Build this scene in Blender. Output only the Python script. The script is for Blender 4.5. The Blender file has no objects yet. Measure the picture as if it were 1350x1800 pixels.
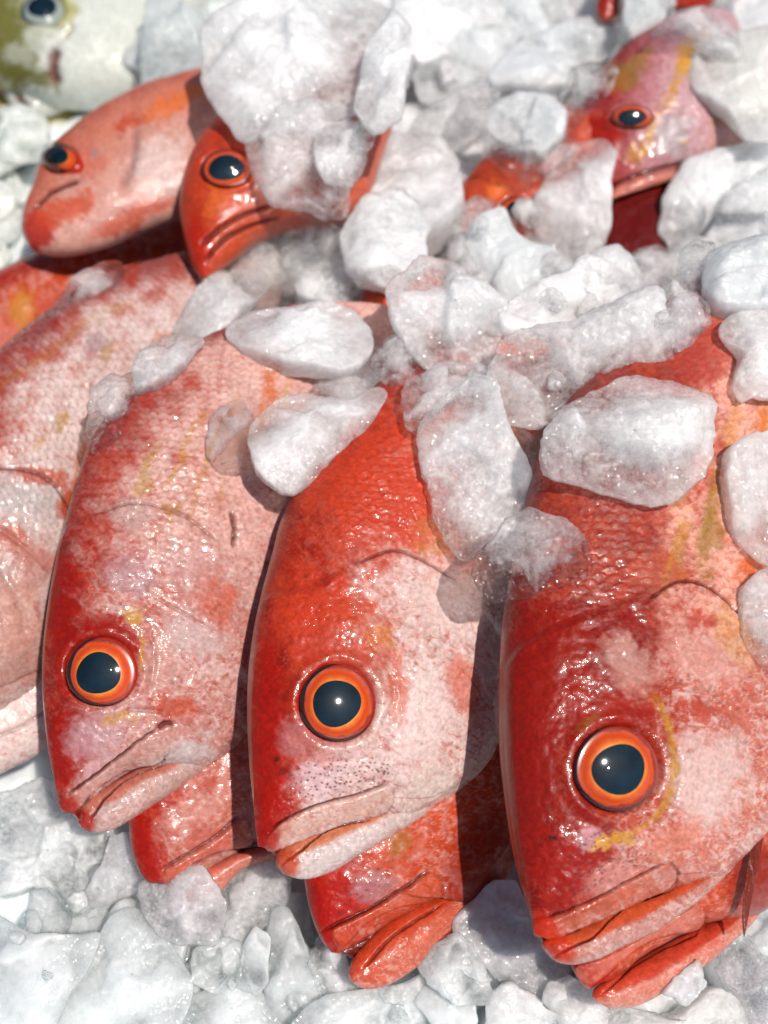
import bpy, math, random
import numpy as np
from mathutils import Vector, Matrix
from mathutils.bvhtree import BVHTree

random.seed(7)
RS = np.random.RandomState(11)
scene = bpy.context.scene
COL = scene.collection

# ------------------------------------------------------------------ camera
PW, PH, F = 1350.0, 1800.0, 2173.0            # photo frame in pixels, focal length in pixels
PITCH = math.radians(50)
CAM = np.array([0.0, 0.0, 0.35])
RT = np.array([1.0, 0, 0])
FW = np.array([0, math.cos(PITCH), -math.sin(PITCH)])
UP = np.array([0, math.sin(PITCH), math.cos(PITCH)])

def vdir(x, y, z):
    """direction given as right, up, towards-the-viewer -> world"""
    v = RT * x + UP * y - FW * z
    return v / np.linalg.norm(v)

def rays(p):
    p = np.asarray(p, float)
    return RT * ((p[..., 0:1] - PW / 2) / F) + UP * ((PH / 2 - p[..., 1:2]) / F) + FW

def at_height(px, py, z):
    d = rays(np.array([px, py]))
    return CAM + d * ((z - CAM[2]) / d[2])

def on_plane(p, P0, n):
    d = rays(p)
    t = np.dot(P0 - CAM, n) / (d @ n)
    return CAM + d * t[..., None]

def project(P):
    v = P - CAM
    w = v @ FW
    return PW / 2 + F * (v @ RT) / w, PH / 2 - F * (v @ UP) / w, w

# ------------------------------------------------------------------ numpy helpers
def _hash(ix, iy, iz, seed):
    h = (ix * 374761393 + iy * 668265263 + iz * 2147483647 + seed * 1274126177) & 0x7fffffff
    h = ((h ^ (h >> 13)) * 1274126177) & 0x7fffffff
    h = ((h ^ (h >> 15)) * 2246822519) & 0x7fffffff
    return (h ^ (h >> 16)) / 2147483648.0

def vnoise(x, y, z=None, seed=0):
    x = np.asarray(x, float); y = np.asarray(y, float)
    z = np.zeros_like(x) if z is None else np.asarray(z, float)
    ix = np.floor(x).astype(np.int64); iy = np.floor(y).astype(np.int64); iz = np.floor(z).astype(np.int64)
    fx, fy, fz = x - ix, y - iy, z - iz
    fx = fx * fx * (3 - 2 * fx); fy = fy * fy * (3 - 2 * fy); fz = fz * fz * (3 - 2 * fz)
    r = 0
    for dx in (0, 1):
        for dy in (0, 1):
            for dz in (0, 1):
                w = (fx if dx else 1 - fx) * (fy if dy else 1 - fy) * (fz if dz else 1 - fz)
                r = r + w * _hash(ix + dx, iy + dy, iz + dz, seed)
    return r * 2 - 1

def fbm(x, y, z=None, o=4, seed=0, gain=.5):
    a, s, f = 0, 1.0, 1.0
    tot = 0
    for k in range(o):
        a = a + s * vnoise(x * f, y * f, None if z is None else z * f, seed + k * 17)
        tot += s; s *= gain; f *= 2.03
    return a / tot * 1.6

def sstep(a, b, x):
    t = np.clip((x - a) / (b - a), 0, 1)
    return t * t * (3 - 2 * t)

def catmull(P, n, closed=False):
    P = np.asarray(P, float)
    if closed:
        Q = np.vstack([P[-1], P, P[0], P[1]])
        segs = len(P)
    else:
        Q = np.vstack([2 * P[0] - P[1], P, 2 * P[-1] - P[-2]])
        segs = len(P) - 1
    L = np.linalg.norm(Q[2:2 + segs, :4] - Q[1:1 + segs, :4], axis=1) + 1e-6
    cum = np.concatenate([[0], np.cumsum(L)])
    u = np.linspace(0, cum[-1], n, endpoint=not closed)
    k = np.clip(np.searchsorted(cum, u, side='right') - 1, 0, segs - 1)
    t = ((u - cum[k]) / L[k])[:, None]
    p0, p1, p2, p3 = Q[k], Q[k + 1], Q[k + 2], Q[k + 3]
    return .5 * (2 * p1 + (p2 - p0) * t + (2 * p0 - 5 * p1 + 4 * p2 - p3) * t ** 2 + (3 * p1 - p0 - 3 * p2 + p3) * t ** 3)

def seg_dist(X, Y, pts):
    best = np.full(X.shape, 1e9); along = np.zeros(X.shape)
    pts = np.asarray(pts, float)
    n = len(pts) - 1
    for i in range(n):
        a, b = pts[i], pts[i + 1]
        d = b - a; l2 = d @ d + 1e-9
        t = np.clip(((X - a[0]) * d[0] + (Y - a[1]) * d[1]) / l2, 0, 1)
        q = np.hypot(X - a[0] - t * d[0], Y - a[1] - t * d[1])
        m = q < best
        best = np.where(m, q, best); along = np.where(m, (i + t) / n, along)
    return best, along

def poly_sd(X, Y, poly):
    """signed distance, positive inside"""
    poly = np.asarray(poly, float)
    d, _ = seg_dist(X, Y, np.vstack([poly, poly[:1]]))
    ins = np.zeros(X.shape, bool)
    j = len(poly) - 1
    for i in range(len(poly)):
        xi, yi = poly[i]; xj, yj = poly[j]
        if yi != yj:
            c = ((yi > Y) != (yj > Y)) & (X < (xj - xi) * (Y - yi) / (yj - yi) + xi)
            ins ^= c
        j = i
    return np.where(ins, d, -d)

def smooth_poly(pts, n=60):
    return catmull(pts, n, closed=True)

# ------------------------------------------------------------------ mesh helpers
TREES = []          # everything already standing, for dropping the next thing on it

def mesh_np(name, V, Q, mat=None, smooth=True):
    me = bpy.data.meshes.new(name)
    V = np.ascontiguousarray(V, np.float32); Q = np.ascontiguousarray(Q, np.int32)
    k = Q.shape[1]
    me.vertices.add(len(V)); me.vertices.foreach_set('co', V.ravel())
    me.loops.add(Q.size); me.loops.foreach_set('vertex_index', Q.ravel())
    me.polygons.add(len(Q))
    me.polygons.foreach_set('loop_start', np.arange(0, Q.size, k, dtype=np.int32))
    me.polygons.foreach_set('loop_total', np.full(len(Q), k, np.int32))
    me.update(calc_edges=True); me.validate()
    me.polygons.foreach_set('use_smooth', np.full(len(me.polygons), smooth, bool))
    if mat: me.materials.append(mat)
    return me

def link(name, me, parent=None):
    o = bpy.data.objects.new(name, me); COL.objects.link(o)
    if parent is not None: o.parent = parent
    return o

def col_attr(me, C):
    a = me.color_attributes.new('col', 'FLOAT_COLOR', 'POINT')
    c = np.ones((len(C), 4), np.float32); c[:, :3] = C
    a.data.foreach_set('color', c.ravel())

def float_attr(me, name, v):
    a = me.attributes.new(name, 'FLOAT', 'POINT')
    a.data.foreach_set('value', np.ascontiguousarray(v, np.float32))

def tag(o, label=None, cat=None, group=None, kind=None):
    if label: o['label'] = label
    if cat: o['category'] = cat
    if group: o['group'] = group
    if kind: o['kind'] = kind

def add_tree(V, Q, offset=(0, 0, 0)):
    V = np.asarray(V) + np.asarray(offset)
    TREES.append(BVHTree.FromPolygons([Vector(v) for v in V.tolist()], Q.tolist(), epsilon=0))

def cast(px, py, trees=None):
    d = rays(np.array([px, py])); L = np.linalg.norm(d)
    o = Vector(CAM); dv = Vector(d / L)
    best = None
    for t in (TREES if trees is None else trees):
        h = t.ray_cast(o, dv)
        if h[0] is not None and (best is None or h[3] < best[1]): best = (h[0], h[3], h[1])
    return best     # point, distance, normal

# ------------------------------------------------------------------ materials
def nodes_of(name):
    m = bpy.data.materials.new(name); m.use_nodes = True
    nt = m.node_tree; nt.nodes.clear()
    out = nt.nodes.new('ShaderNodeOutputMaterial')
    return m, nt, out

def N(nt, t, **kw):
    n = nt.nodes.new(t)
    for k, v in kw.items():
        if k.startswith('i_'):
            n.inputs[k[2:].replace('_', ' ')].default_value = v
        else: setattr(n, k, v)
    return n

def skin_material(name, rough=.38, coat=.5, sss=.10, bump=1.0):
    m, nt, out = nodes_of(name); L = nt.links.new
    b = N(nt, 'ShaderNodeBsdfPrincipled'); L(b.outputs[0], out.inputs[0])
    at = N(nt, 'ShaderNodeAttribute', attribute_name='col')
    tc = N(nt, 'ShaderNodeTexCoord')
    n1 = N(nt, 'ShaderNodeTexNoise'); n1.inputs['Scale'].default_value = 900; n1.inputs['Detail'].default_value = 2
    L(tc.outputs['Object'], n1.inputs['Vector'])
    hs = N(nt, 'ShaderNodeHueSaturation')
    mr = N(nt, 'ShaderNodeMapRange'); mr.inputs[1].default_value = .3; mr.inputs[2].default_value = .7
    mr.inputs[3].default_value = .82; mr.inputs[4].default_value = 1.15
    L(n1.outputs['Fac'], mr.inputs[0]); L(mr.outputs[0], hs.inputs['Value']); L(at.outputs['Color'], hs.inputs['Color'])
    L(hs.outputs[0], b.inputs['Base Color'])
    b.inputs['Roughness'].default_value = rough
    b.inputs['Subsurface Weight'].default_value = sss
    b.inputs['Subsurface Radius'].default_value = (1, .35, .25)
    b.inputs['Subsurface Scale'].default_value = .0025
    b.inputs['Coat Weight'].default_value = coat
    b.inputs['Coat Roughness'].default_value = .085
    b.inputs['Coat IOR'].default_value = 1.33
    b.inputs['Specular IOR Level'].default_value = .2
    # wet film: broken into fine droplets and ripples
    n2 = N(nt, 'ShaderNodeTexNoise'); n2.inputs['Scale'].default_value = 700; n2.inputs['Detail'].default_value = 1.5
    n3 = N(nt, 'ShaderNodeTexNoise'); n3.inputs['Scale'].default_value = 2600; n3.inputs['Detail'].default_value = 0
    L(tc.outputs['Object'], n2.inputs['Vector']); L(tc.outputs['Object'], n3.inputs['Vector'])
    ad = N(nt, 'ShaderNodeMath', operation='MULTIPLY_ADD'); ad.inputs[1].default_value = .8
    L(n3.outputs['Fac'], ad.inputs[0]); L(n2.outputs['Fac'], ad.inputs[2])
    wet = N(nt, 'ShaderNodeAttribute', attribute_name='wet')
    st = N(nt, 'ShaderNodeMath', operation='MULTIPLY'); st.inputs[1].default_value = .5 * bump
    L(wet.outputs['Fac'], st.inputs[0])
    bp = N(nt, 'ShaderNodeBump'); bp.inputs['Distance'].default_value = .00021
    L(ad.outputs[0], bp.inputs['Height']); L(st.outputs[0], bp.inputs['Strength'])
    L(bp.outputs[0], b.inputs['Coat Normal'])
    bp2 = N(nt, 'ShaderNodeBump'); bp2.inputs['Distance'].default_value = .00014; bp2.inputs['Strength'].default_value = .25 * bump
    L(ad.outputs[0], bp2.inputs['Height']); L(bp2.outputs[0], b.inputs['Normal'])
    return m

def iris_material():
    m, nt, out = nodes_of('iris_orange'); L = nt.links.new
    b = N(nt, 'ShaderNodeBsdfPrincipled'); L(b.outputs[0], out.inputs[0])
    at = N(nt, 'ShaderNodeAttribute', attribute_name='rad')
    tc = N(nt, 'ShaderNodeTexCoord')
    n1 = N(nt, 'ShaderNodeTexNoise'); n1.inputs['Scale'].default_value = 330; n1.inputs['Detail'].default_value = 4
    L(tc.outputs['Object'], n1.inputs['Vector'])
    ad = N(nt, 'ShaderNodeMath', operation='MULTIPLY_ADD'); ad.inputs[1].default_value = .22
    ad.inputs[1].default_value = .22
    L(n1.outputs['Fac'], ad.inputs[0]); L(at.outputs['Fac'], ad.inputs[2])
    r = N(nt, 'ShaderNodeValToRGB'); L(ad.outputs[0], r.inputs[0])
    e = r.color_ramp.elements
    e[0].position = .66; e[0].color = (.72, .30, .03, 1)
    e[1].position = 1.16; e[1].color = (.14, .004, .003, 1)
    for p, c in ((.70, (.78, .19, .014, 1)), (.76, (.72, .115, .007, 1)), (.84, (.64, .058, .004, 1)), (.92, (.66, .075, .005, 1)), (1.03, (.40, .016, .003, 1))):
        q = e.new(p); q.color = c
    L(r.outputs[0], b.inputs['Base Color'])
    b.inputs['Roughness'].default_value = .3
    b.inputs['Subsurface Weight'].default_value = .1; b.inputs['Subsurface Scale'].default_value = .001
    b.inputs['Coat Weight'].default_value = .3; b.inputs['Coat Roughness'].default_value = .08
    return m

def pale_iris():
    m, nt, out = nodes_of('iris_pale'); b = N(nt, 'ShaderNodeBsdfPrincipled'); nt.links.new(b.outputs[0], out.inputs[0])
    t = N(nt, 'ShaderNodeTexNoise'); t.inputs['Scale'].default_value = 200; r = N(nt, 'ShaderNodeValToRGB'); nt.links.new(t.outputs['Fac'], r.inputs[0])
    r.color_ramp.elements[0].color = (.20, .24, .22, 1); r.color_ramp.elements[1].color = (.42, .48, .44, 1)
    nt.links.new(r.outputs[0], b.inputs['Base Color']); b.inputs['Roughness'].default_value = .2
    return m

def pupil_material(c=(.0015, .007, .012, 1)):
    m, nt, out = nodes_of('pupil_black'); L = nt.links.new
    b = N(nt, 'ShaderNodeBsdfPrincipled'); L(b.outputs[0], out.inputs[0])
    tc = N(nt, 'ShaderNodeTexCoord')
    n1 = N(nt, 'ShaderNodeTexNoise'); n1.inputs['Scale'].default_value = 160; n1.inputs['Detail'].default_value = 2
    L(tc.outputs['Object'], n1.inputs['Vector'])
    r = N(nt, 'ShaderNodeValToRGB'); L(n1.outputs['Fac'], r.inputs[0])
    r.color_ramp.elements[0].color = c; r.color_ramp.elements[0].position = .3
    r.color_ramp.elements[1].color = (c[0] * 3.0, c[1] * 3.4, c[2] * 3.2, 1); r.color_ramp.elements[1].position = .75
    L(r.outputs[0], b.inputs['Base Color'])
    b.inputs['Roughness'].default_value = .06
    b.inputs['Coat Weight'].default_value = .2; b.inputs['Coat Roughness'].default_value = .02
    return m

def cornea_material():
    m, nt, out = nodes_of('cornea_film'); L = nt.links.new
    fr = N(nt, 'ShaderNodeFresnel'); fr.inputs['IOR'].default_value = 1.36
    tr = N(nt, 'ShaderNodeBsdfTransparent'); gl = N(nt, 'ShaderNodeBsdfGlossy'); gl.inputs['Roughness'].default_value = .03
    mx = N(nt, 'ShaderNodeMixShader'); L(fr.outputs[0], mx.inputs[0]); L(tr.outputs[0], mx.inputs[1]); L(gl.outputs[0], mx.inputs[2])
    L(mx.outputs[0], out.inputs[0])
    return m

def fin_material():
    m, nt, out = nodes_of('fin_membrane'); L = nt.links.new
    b = N(nt, 'ShaderNodeBsdfPrincipled')
    tc = N(nt, 'ShaderNodeTexCoord')
    at = N(nt, 'ShaderNodeAttribute', attribute_name='col')
    L(at.outputs['Color'], b.inputs['Base Color'])
    b.inputs['Roughness'].default_value = .25; b.inputs['Coat Weight'].default_value = .5
    n1 = N(nt, 'ShaderNodeTexNoise'); n1.inputs['Scale'].default_value = 900
    L(tc.outputs['Object'], n1.inputs['Vector'])
    bp = N(nt, 'ShaderNodeBump'); bp.inputs['Distance'].default_value = .0004; bp.inputs['Strength'].default_value = .4
    L(n1.outputs['Fac'], bp.inputs['Height']); L(bp.outputs[0], b.inputs['Normal'])
    tl = N(nt, 'ShaderNodeBsdfTranslucent'); L(at.outputs['Color'], tl.inputs['Color'])
    mx = N(nt, 'ShaderNodeMixShader'); mx.inputs[0].default_value = .35
    L(b.outputs[0], mx.inputs[1]); L(tl.outputs[0], mx.inputs[2])
    tr = N(nt, 'ShaderNodeBsdfTransparent')
    m2 = N(nt, 'ShaderNodeMixShader'); m2.inputs[0].default_value = .35
    L(mx.outputs[0], m2.inputs[1]); L(tr.outputs[0], m2.inputs[2])
    L(m2.outputs[0], out.inputs[0])
    return m

def ice_material(name='wet_ice', bed=False):
    m, nt, out = nodes_of(name); L = nt.links.new
    tc = N(nt, 'ShaderNodeTexCoord')
    cl = N(nt, 'ShaderNodeAttribute', attribute_type='OBJECT', attribute_name='cloud')
    ti = N(nt, 'ShaderNodeAttribute', attribute_type='OBJECT', attribute_name='tint')
    tk = N(nt, 'ShaderNodeAttribute', attribute_name='thk')      # veils of bubbles inside the piece, thinner rim
    a2 = N(nt, 'ShaderNodeMath', operation='ADD', use_clamp=True)
    a1 = N(nt, 'ShaderNodeMath', operation='ADD'); L(cl.outputs['Fac'], a1.inputs[0]); L(tk.outputs['Fac'], a1.inputs[1])
    n5 = N(nt, 'ShaderNodeTexNoise'); n5.inputs['Scale'].default_value = 420; n5.inputs['Detail'].default_value = 2; n5.inputs['Roughness'].default_value = .7
    L(tc.outputs['Object'], n5.inputs['Vector'])
    gr = N(nt, 'ShaderNodeMapRange'); gr.inputs[1].default_value = .3; gr.inputs[2].default_value = .7; gr.inputs[3].default_value = -1.0; gr.inputs[4].default_value = .9
    L(n5.outputs['Fac'], gr.inputs[0])
    ga = N(nt, 'ShaderNodeAttribute', attribute_type='OBJECT', attribute_name='grain')
    gm = N(nt, 'ShaderNodeMath', operation='MULTIPLY'); L(gr.outputs[0], gm.inputs[0]); L(ga.outputs['Fac'], gm.inputs[1])
    L(a1.outputs[0], a2.inputs[0]); L(gm.outputs[0], a2.inputs[1])
    # surface relief: frosted grain, melt ripples, beads of water
    n2 = N(nt, 'ShaderNodeTexNoise'); n2.inputs['Scale'].default_value = 360; n2.inputs['Detail'].default_value = 2.5; n2.inputs['Roughness'].default_value = .65
    L(tc.outputs['Object'], n2.inputs['Vector'])
    hh = n2
    bp = N(nt, 'ShaderNodeBump'); bp.inputs['Distance'].default_value = .0005; bp.inputs['Strength'].default_value = .6
    L(hh.outputs[0], bp.inputs['Height'])
    bc = N(nt, 'ShaderNodeBump'); bc.inputs['Distance'].default_value = .00035; bc.inputs['Strength'].default_value = 1.0
    n4 = N(nt, 'ShaderNodeTexVoronoi'); n4.inputs['Scale'].default_value = 750
    L(tc.outputs['Object'], n4.inputs['Vector']); L(n4.outputs['Distance'], bc.inputs['Height'])
    L(bp.outputs[0], bc.inputs['Normal'])
    # cloudy body
    b = N(nt, 'ShaderNodeBsdfPrincipled')
    L(ti.outputs['Color'], b.inputs['Base Color'])
    b.inputs['Subsurface Weight'].default_value = 1.0
    b.inputs['Subsurface Radius'].default_value = (.9, .97, 1.0)
    b.inputs['Subsurface Scale'].default_value = .006
    b.inputs['Roughness'].default_value = .28; b.inputs['IOR'].default_value = 1.31
    b.inputs['Coat Weight'].default_value = 1; b.inputs['Coat Roughness'].default_value = .09; b.inputs['Coat IOR'].default_value = 1.33
    L(bp.outputs[0], b.inputs['Normal']); L(bc.outputs[0], b.inputs['Coat Normal'])
    if bed:
        L(b.outputs[0], out.inputs[0]); return m
    tl = N(nt, 'ShaderNodeBsdfTranslucent'); L(ti.outputs['Color'], tl.inputs['Color']); L(bp.outputs[0], tl.inputs['Normal'])
    mb = N(nt, 'ShaderNodeMixShader'); mb.inputs[0].default_value = .25
    L(b.outputs[0], mb.inputs[1]); L(tl.outputs[0], mb.inputs[2])
    g = N(nt, 'ShaderNodeBsdfPrincipled')
    g.inputs['Base Color'].default_value = (.97, .985, .985, 1)
    g.inputs['Transmission Weight'].default_value = 1; g.inputs['Roughness'].default_value = .06; g.inputs['IOR'].default_value = 1.25
    L(bc.outputs[0], g.inputs['Normal'])
    tr = N(nt, 'ShaderNodeBsdfTransparent'); tr.inputs[0].default_value = (.98, .985, .985, 1)
    m1 = N(nt, 'ShaderNodeMixShader'); m1.inputs[0].default_value = .5      # clear part: partly refracts, partly lets light straight through
    L(g.outputs[0], m1.inputs[1]); L(tr.outputs[0], m1.inputs[2])
    m2 = N(nt, 'ShaderNodeMixShader')
    L(a2.outputs[0], m2.inputs[0]); L(m1.outputs[0], m2.inputs[1]); L(mb.outputs[0], m2.inputs[2])
    L(m2.outputs[0], out.inputs[0])
    return m

SKIN = skin_material('wet_fish_skin')
IRIS = iris_material()
PALE_IRIS = pale_iris()
PUPIL = pupil_material()
FIN = fin_material()
CORNEA = cornea_material()
ICE = ice_material()
BED = ice_material('crushed_ice', bed=True)

# ------------------------------------------------------------------ colours (linear)
RED = np.array((.33, .008, .002)); DRED = np.array((.19, .004, .0015)); ORED = np.array((.47, .070, .024))
PINK = np.array((.50, .150, .110)); WPINK = np.array((.54, .29, .255)); WHITE = np.array((.70, .57, .545))
LILAC = np.array((.36, .22, .25)); YEL = np.array((.50, .29, .022)); OLIVE = np.array((.28, .19, .03)); MAROON = np.array((.11, .008, .006))
ORANGE = np.array((.66, .17, .03)); GREY = np.array((.42, .38, .40)); GREEN = np.array((.13, .15, .022)); PALE = np.array((.60, .63, .57))

def mix(C, c, w):
    return C * (1 - w[:, None]) + np.asarray(c)[None, :] * w[:, None]

# ------------------------------------------------------------------ fish
def loft(st, ns, nf, nb, P0, n, mp, p=2.15, tail_cap=True):
    S = catmull(np.array([s[:5] for s in st], float), ns)
    # close the snout softly: section sizes follow the stations, first ring is small
    D, Vv, T = S[:, 0:2], S[:, 2:4], np.maximum(S[:, 4], 1.0)
    ph = np.concatenate([np.linspace(0, math.pi, nf, endpoint=False), np.linspace(math.pi, 2 * math.pi, nb, endpoint=False)])
    c = -np.cos(ph); si = np.sin(ph)
    q = (c + 1) / 2
    off = np.sign(si) * (np.maximum(1 - np.abs(c) ** p, 0)) ** (1 / p)
    Pm = D[:, None, :] * (1 - q)[None, :, None] + Vv[:, None, :] * q[None, :, None]
    M = on_plane(Pm.reshape(-1, 2), P0, n).reshape(ns, len(ph), 3)
    V = M + n[None, None, :] * (off[None, :] * T[:, None] * mp)[..., None]
    m = len(ph)
    i, j = np.meshgrid(np.arange(ns - 1), np.arange(m), indexing='ij')
    a = i * m + j; b_ = i * m + (j + 1) % m
    Q = np.stack([a, b_, b_ + m, a + m], -1).reshape(-1, 4)
    mid = (D + Vv) / 2
    L = np.concatenate([[0], np.cumsum(np.linalg.norm(np.diff(mid, axis=0), axis=1))])
    Wd = np.linalg.norm(Vv - D, axis=1)
    s = np.repeat(np.linspace(0, 1, ns), m); qq = np.tile(q, ns)
    along = np.repeat(L, m); across = (qq * np.repeat(Wd, m))
    front = np.tile(np.clip(off, 0, 1), ns)
    V = V.reshape(-1, 3)
    # end caps
    V = np.vstack([V, V[:m].mean(0), V[-m:].mean(0)])
    k0, k1 = ns * m, ns * m + 1
    jj = np.arange(m)
    capQ = np.vstack([np.stack([np.full(m, k0), (jj + 1) % m, jj, np.full(m, k0)], -1)[:, :4],
                      np.stack([np.full(m, k1), (ns - 1) * m + jj, (ns - 1) * m + (jj + 1) % m, np.full(m, k1)], -1)])
    ex = lambda v, a_, b2: np.concatenate([v, [a_, b2]])
    s, qq, along, across, front = ex(s, 0, 1), ex(qq, .5, .5), ex(along, 0, L[-1]), ex(across, 0, 0), ex(front, 0, 0)
    return V, Q, capQ, dict(s=s, q=qq, along=along, across=across, front=front)

def vnormals(V, Q):
    nn = np.zeros_like(V)
    fn = np.cross(V[Q[:, 2]] - V[Q[:, 0]], V[Q[:, 3]] - V[Q[:, 1]])
    for k in range(4): np.add.at(nn, Q[:, k], fn)
    return nn / (np.linalg.norm(nn, axis=1, keepdims=True) + 1e-20)

def tri_of(Qc):
    return Qc[:, :3]

def make_fish(f):
    P0 = at_height(f['anchor'][0], f['anchor'][1], f['z'])
    n = vdir(*f.get('n', (.40, .30, .87)))
    mp = np.dot(P0 - CAM, FW) / F
    ns, nf, nb = f.get('res', (300, 190, 50))
    Vs, Fq, Ft = [], [], []
    A = {k: [] for k in ('s', 'q', 'along', 'across', 'front', 'part')}
    base = 0
    for part, st, sc in ((0, f['body'], 1.0), (1, f.get('jaw'), .7), (2, f.get('inner'), .4)):
        if not st: continue
        V, Q, cq, a = loft(st, max(24, int(ns * sc)), max(24, int(nf * (sc if part else 1) ** .3)), max(12, int(nb * sc)), P0, n, mp, p=f.get('p', 2.15) if part == 0 else 2.0)
        if part == 2: V = V - n * f.get('inner_back', 14) * mp
        Vs.append(V); Fq.append(Q + base); Ft.append(tri_of(cq) + base); base += len(V)
        for k in ('s', 'q', 'along', 'across', 'front'): A[k].append(a[k])
        A['part'].append(np.full(len(V), part))
    V = np.vstack(Vs); Q = np.vstack(Fq); T = np.vstack(Ft)
    A = {k: np.concatenate(v) for k, v in A.items()}
    part = A['part']
    nrm = vnormals(V, Q)
    if np.sum(nrm[A['front'] > .8] @ n) < 0:
        Q = Q[:, ::-1]; T = T[:, ::-1]; nrm = -nrm
    X, Y, _ = project(V)
    fr = np.clip(A['front'] * 2.2, 0, 1)
    sd = f.get('seed', 1)
    H = np.zeros(len(V))
    body = part == 0
    # soft lumps of the flesh
    H += 2.2 * fbm(X / 55, Y / 55, o=2, seed=sd) * fr
    H += 1.0 * fbm(X / 14, Y / 14, o=3, seed=sd + 3) * fr * f.get('lump', 1)
    wz = 4 * fbm(X / 20, Y / 20, o=2, seed=sd + 60)
    H += .42 * (1 - 2 * np.abs(vnoise((X + wz) / 9, (Y - wz) / 6.5, seed=sd + 61))) * fr * f.get('lump', 1) * sstep(.12, .4, A['q']) * f.get('wrinkle', 0)
    dark = np.zeros(len(V))
    for poly, h, soft in f.get('raised', ()):
        d = poly_sd(X, Y, smooth_poly(poly, 48))
        H += np.where(body, h * sstep(-soft, soft, d), 0) * np.clip(A['front'] * 4, 0, 1)
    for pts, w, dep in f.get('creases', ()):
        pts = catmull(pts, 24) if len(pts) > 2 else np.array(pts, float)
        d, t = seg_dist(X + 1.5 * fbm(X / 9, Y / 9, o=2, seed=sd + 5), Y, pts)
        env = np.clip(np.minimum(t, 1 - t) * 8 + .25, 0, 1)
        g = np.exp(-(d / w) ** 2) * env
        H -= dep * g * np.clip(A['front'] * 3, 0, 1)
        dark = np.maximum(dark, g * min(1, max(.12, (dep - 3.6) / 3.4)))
    # eye socket
    if f.get('eye'):
        ex, ey, er = f['eye'][:3]
        asp = f['eye'][4] if len(f['eye']) > 4 else 1
        r = np.hypot(X - ex, (Y - ey) / asp) / er
        H += np.where(body, er * .055 * np.exp(-((r - 1.14) / .14) ** 2) * fr, 0)
        H -= np.where(body, er * .30 * sstep(1.02, .8, r) * fr, 0)
    # scales
    sc_h = np.zeros(len(V)); sc_e = np.zeros(len(V)); scm = np.zeros(len(V))
    if f.get('scales'):
        s0, size = f['scales'][:2]
        scm = sstep(s0 - .03, s0 + .06, A['s'] + .03 * fbm(X / 40, Y / 40, seed=sd + 8)) * body * fr
        u = A['along'] / (size * .72) + .25 * vnoise(X / 60, Y / 60, seed=sd + 9)
        v = A['across'] / size + .25 * vnoise(X / 60, Y / 60, seed=sd + 10)
        best = np.full(len(V), -1.0)
        ru = np.floor(u)
        for k in (0, 1, 2):
            row = ru + 1 - k
            vv = v - .5 * (row % 2)
            dv = vv - np.round(vv)
            lu = (row + 1) - u                       # overlap towards the tail: round free edge
            rr = np.hypot(dv * 1.75, np.maximum(lu - .8, 0) * 0 + (lu - .9))
            inside = rr < 1.0
            hgt = np.where(inside, .35 + .65 * (1 - lu / 2.0), -1)
            best = np.maximum(best, hgt)
            sc_e = np.maximum(sc_e, np.where(inside, np.exp(-((rr - .86) / .14) ** 2), 0))
        sc_h = np.clip(best, 0, 1)
        H += scm * (sc_h - .5) * f['scales'][2] if len(f['scales']) > 2 else scm * (sc_h - .5) * 2.0
    V = V + nrm * (H * mp)[:, None]
    X, Y, _ = project(V)
    # ---------------- colour
    q, s = A['q'], A['s']
    n1 = fbm(X / 70, Y / 70, o=4, seed=sd + 20)
    n2 = fbm(X / 26, Y / 26, o=4, seed=sd + 21)
    n3 = fbm(X / 9, Y / 9, o=3, seed=sd + 22)
    # streaky mottling of the cheek, stretched along the body
    n4 = fbm((X * .8 + Y * .6) / 16, (-X * .6 + Y * .8) / 5, o=3, seed=sd + 23)
    q0, q1 = f.get('qr', (.30, .62))
    pal = f.get('pal', (RED, PINK, WPINK))
    C = np.repeat(pal[0][None, :], len(V), 0).astype(float)
    w1 = sstep(q0 - .12, q0 + .18, q + .09 * n1 + .045 * n2 + .03 * n4)
    C = mix(C, pal[1], w1)
    w2 = sstep(q1 - .20, q1 + .20, q + .11 * n1 + .07 * n2)
    C = mix(C, pal[2], w2)
    mott = f.get('mottle', 1.0)
    wx, wy = X + 12 * n2 + 5 * n3, Y + 12 * fbm(X / 30, Y / 30, o=2, seed=sd + 24) + 5 * n3
    rdg = lambda sc_, k: 1 - 2 * np.abs(vnoise(wx / sc_, wy / sc_, seed=sd + k))
    r1, r2, r3 = rdg(15, 50), rdg(8, 51), rdg(17, 52)
    g4 = vnoise(X / 4.5, Y / 4.5, seed=sd + 53)
    C = mix(C, ORED, mott * w1 * .45 * sstep(-.05, .8, n1 * .3 + .5 * n4 + .45 * r3 - .2))
    C = mix(C, RED, mott * w1 * .40 * sstep(.5, 1.0, r3 + .3 * n4))
    C = mix(C, WHITE, mott * w1 * .60 * sstep(.40, 1.1, r1 + .15 * n1 + .3 * g4))
    C = mix(C, WHITE * 1.05, mott * w1 * .42 * sstep(.45, 1.0, r2 + .3 * n1))
    C = mix(C, DRED, (1 - w1) * min(.6, .1 + mott) * sstep(.0, .8, n2))
    C = mix(C, ORED, (1 - w1) * .5 * sstep(.1, .7, -n2 + .4 * n4))
    C = mix(C, PINK, (1 - w1) * mott * .35 * sstep(.5, .95, r2 + .4 * n1))
    C = C * (1 + .06 * g4 * mott)[:, None]
    if f.get('scales'):
        C = mix(C, C.mean(0) * 0 + np.array(f.get('scale_hi', (.84, .66, .62))), scm * .95 * np.clip(sc_h * 2.2 - 1.0, 0, 1) * (.15 + .85 * w1) * np.clip(.8 + .6 * n2, .25, 1))
        C = mix(C, f.get('scale_lo', ORED * .8), scm * .85 * (1 - sstep(.4, .72, sc_h)))
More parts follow.
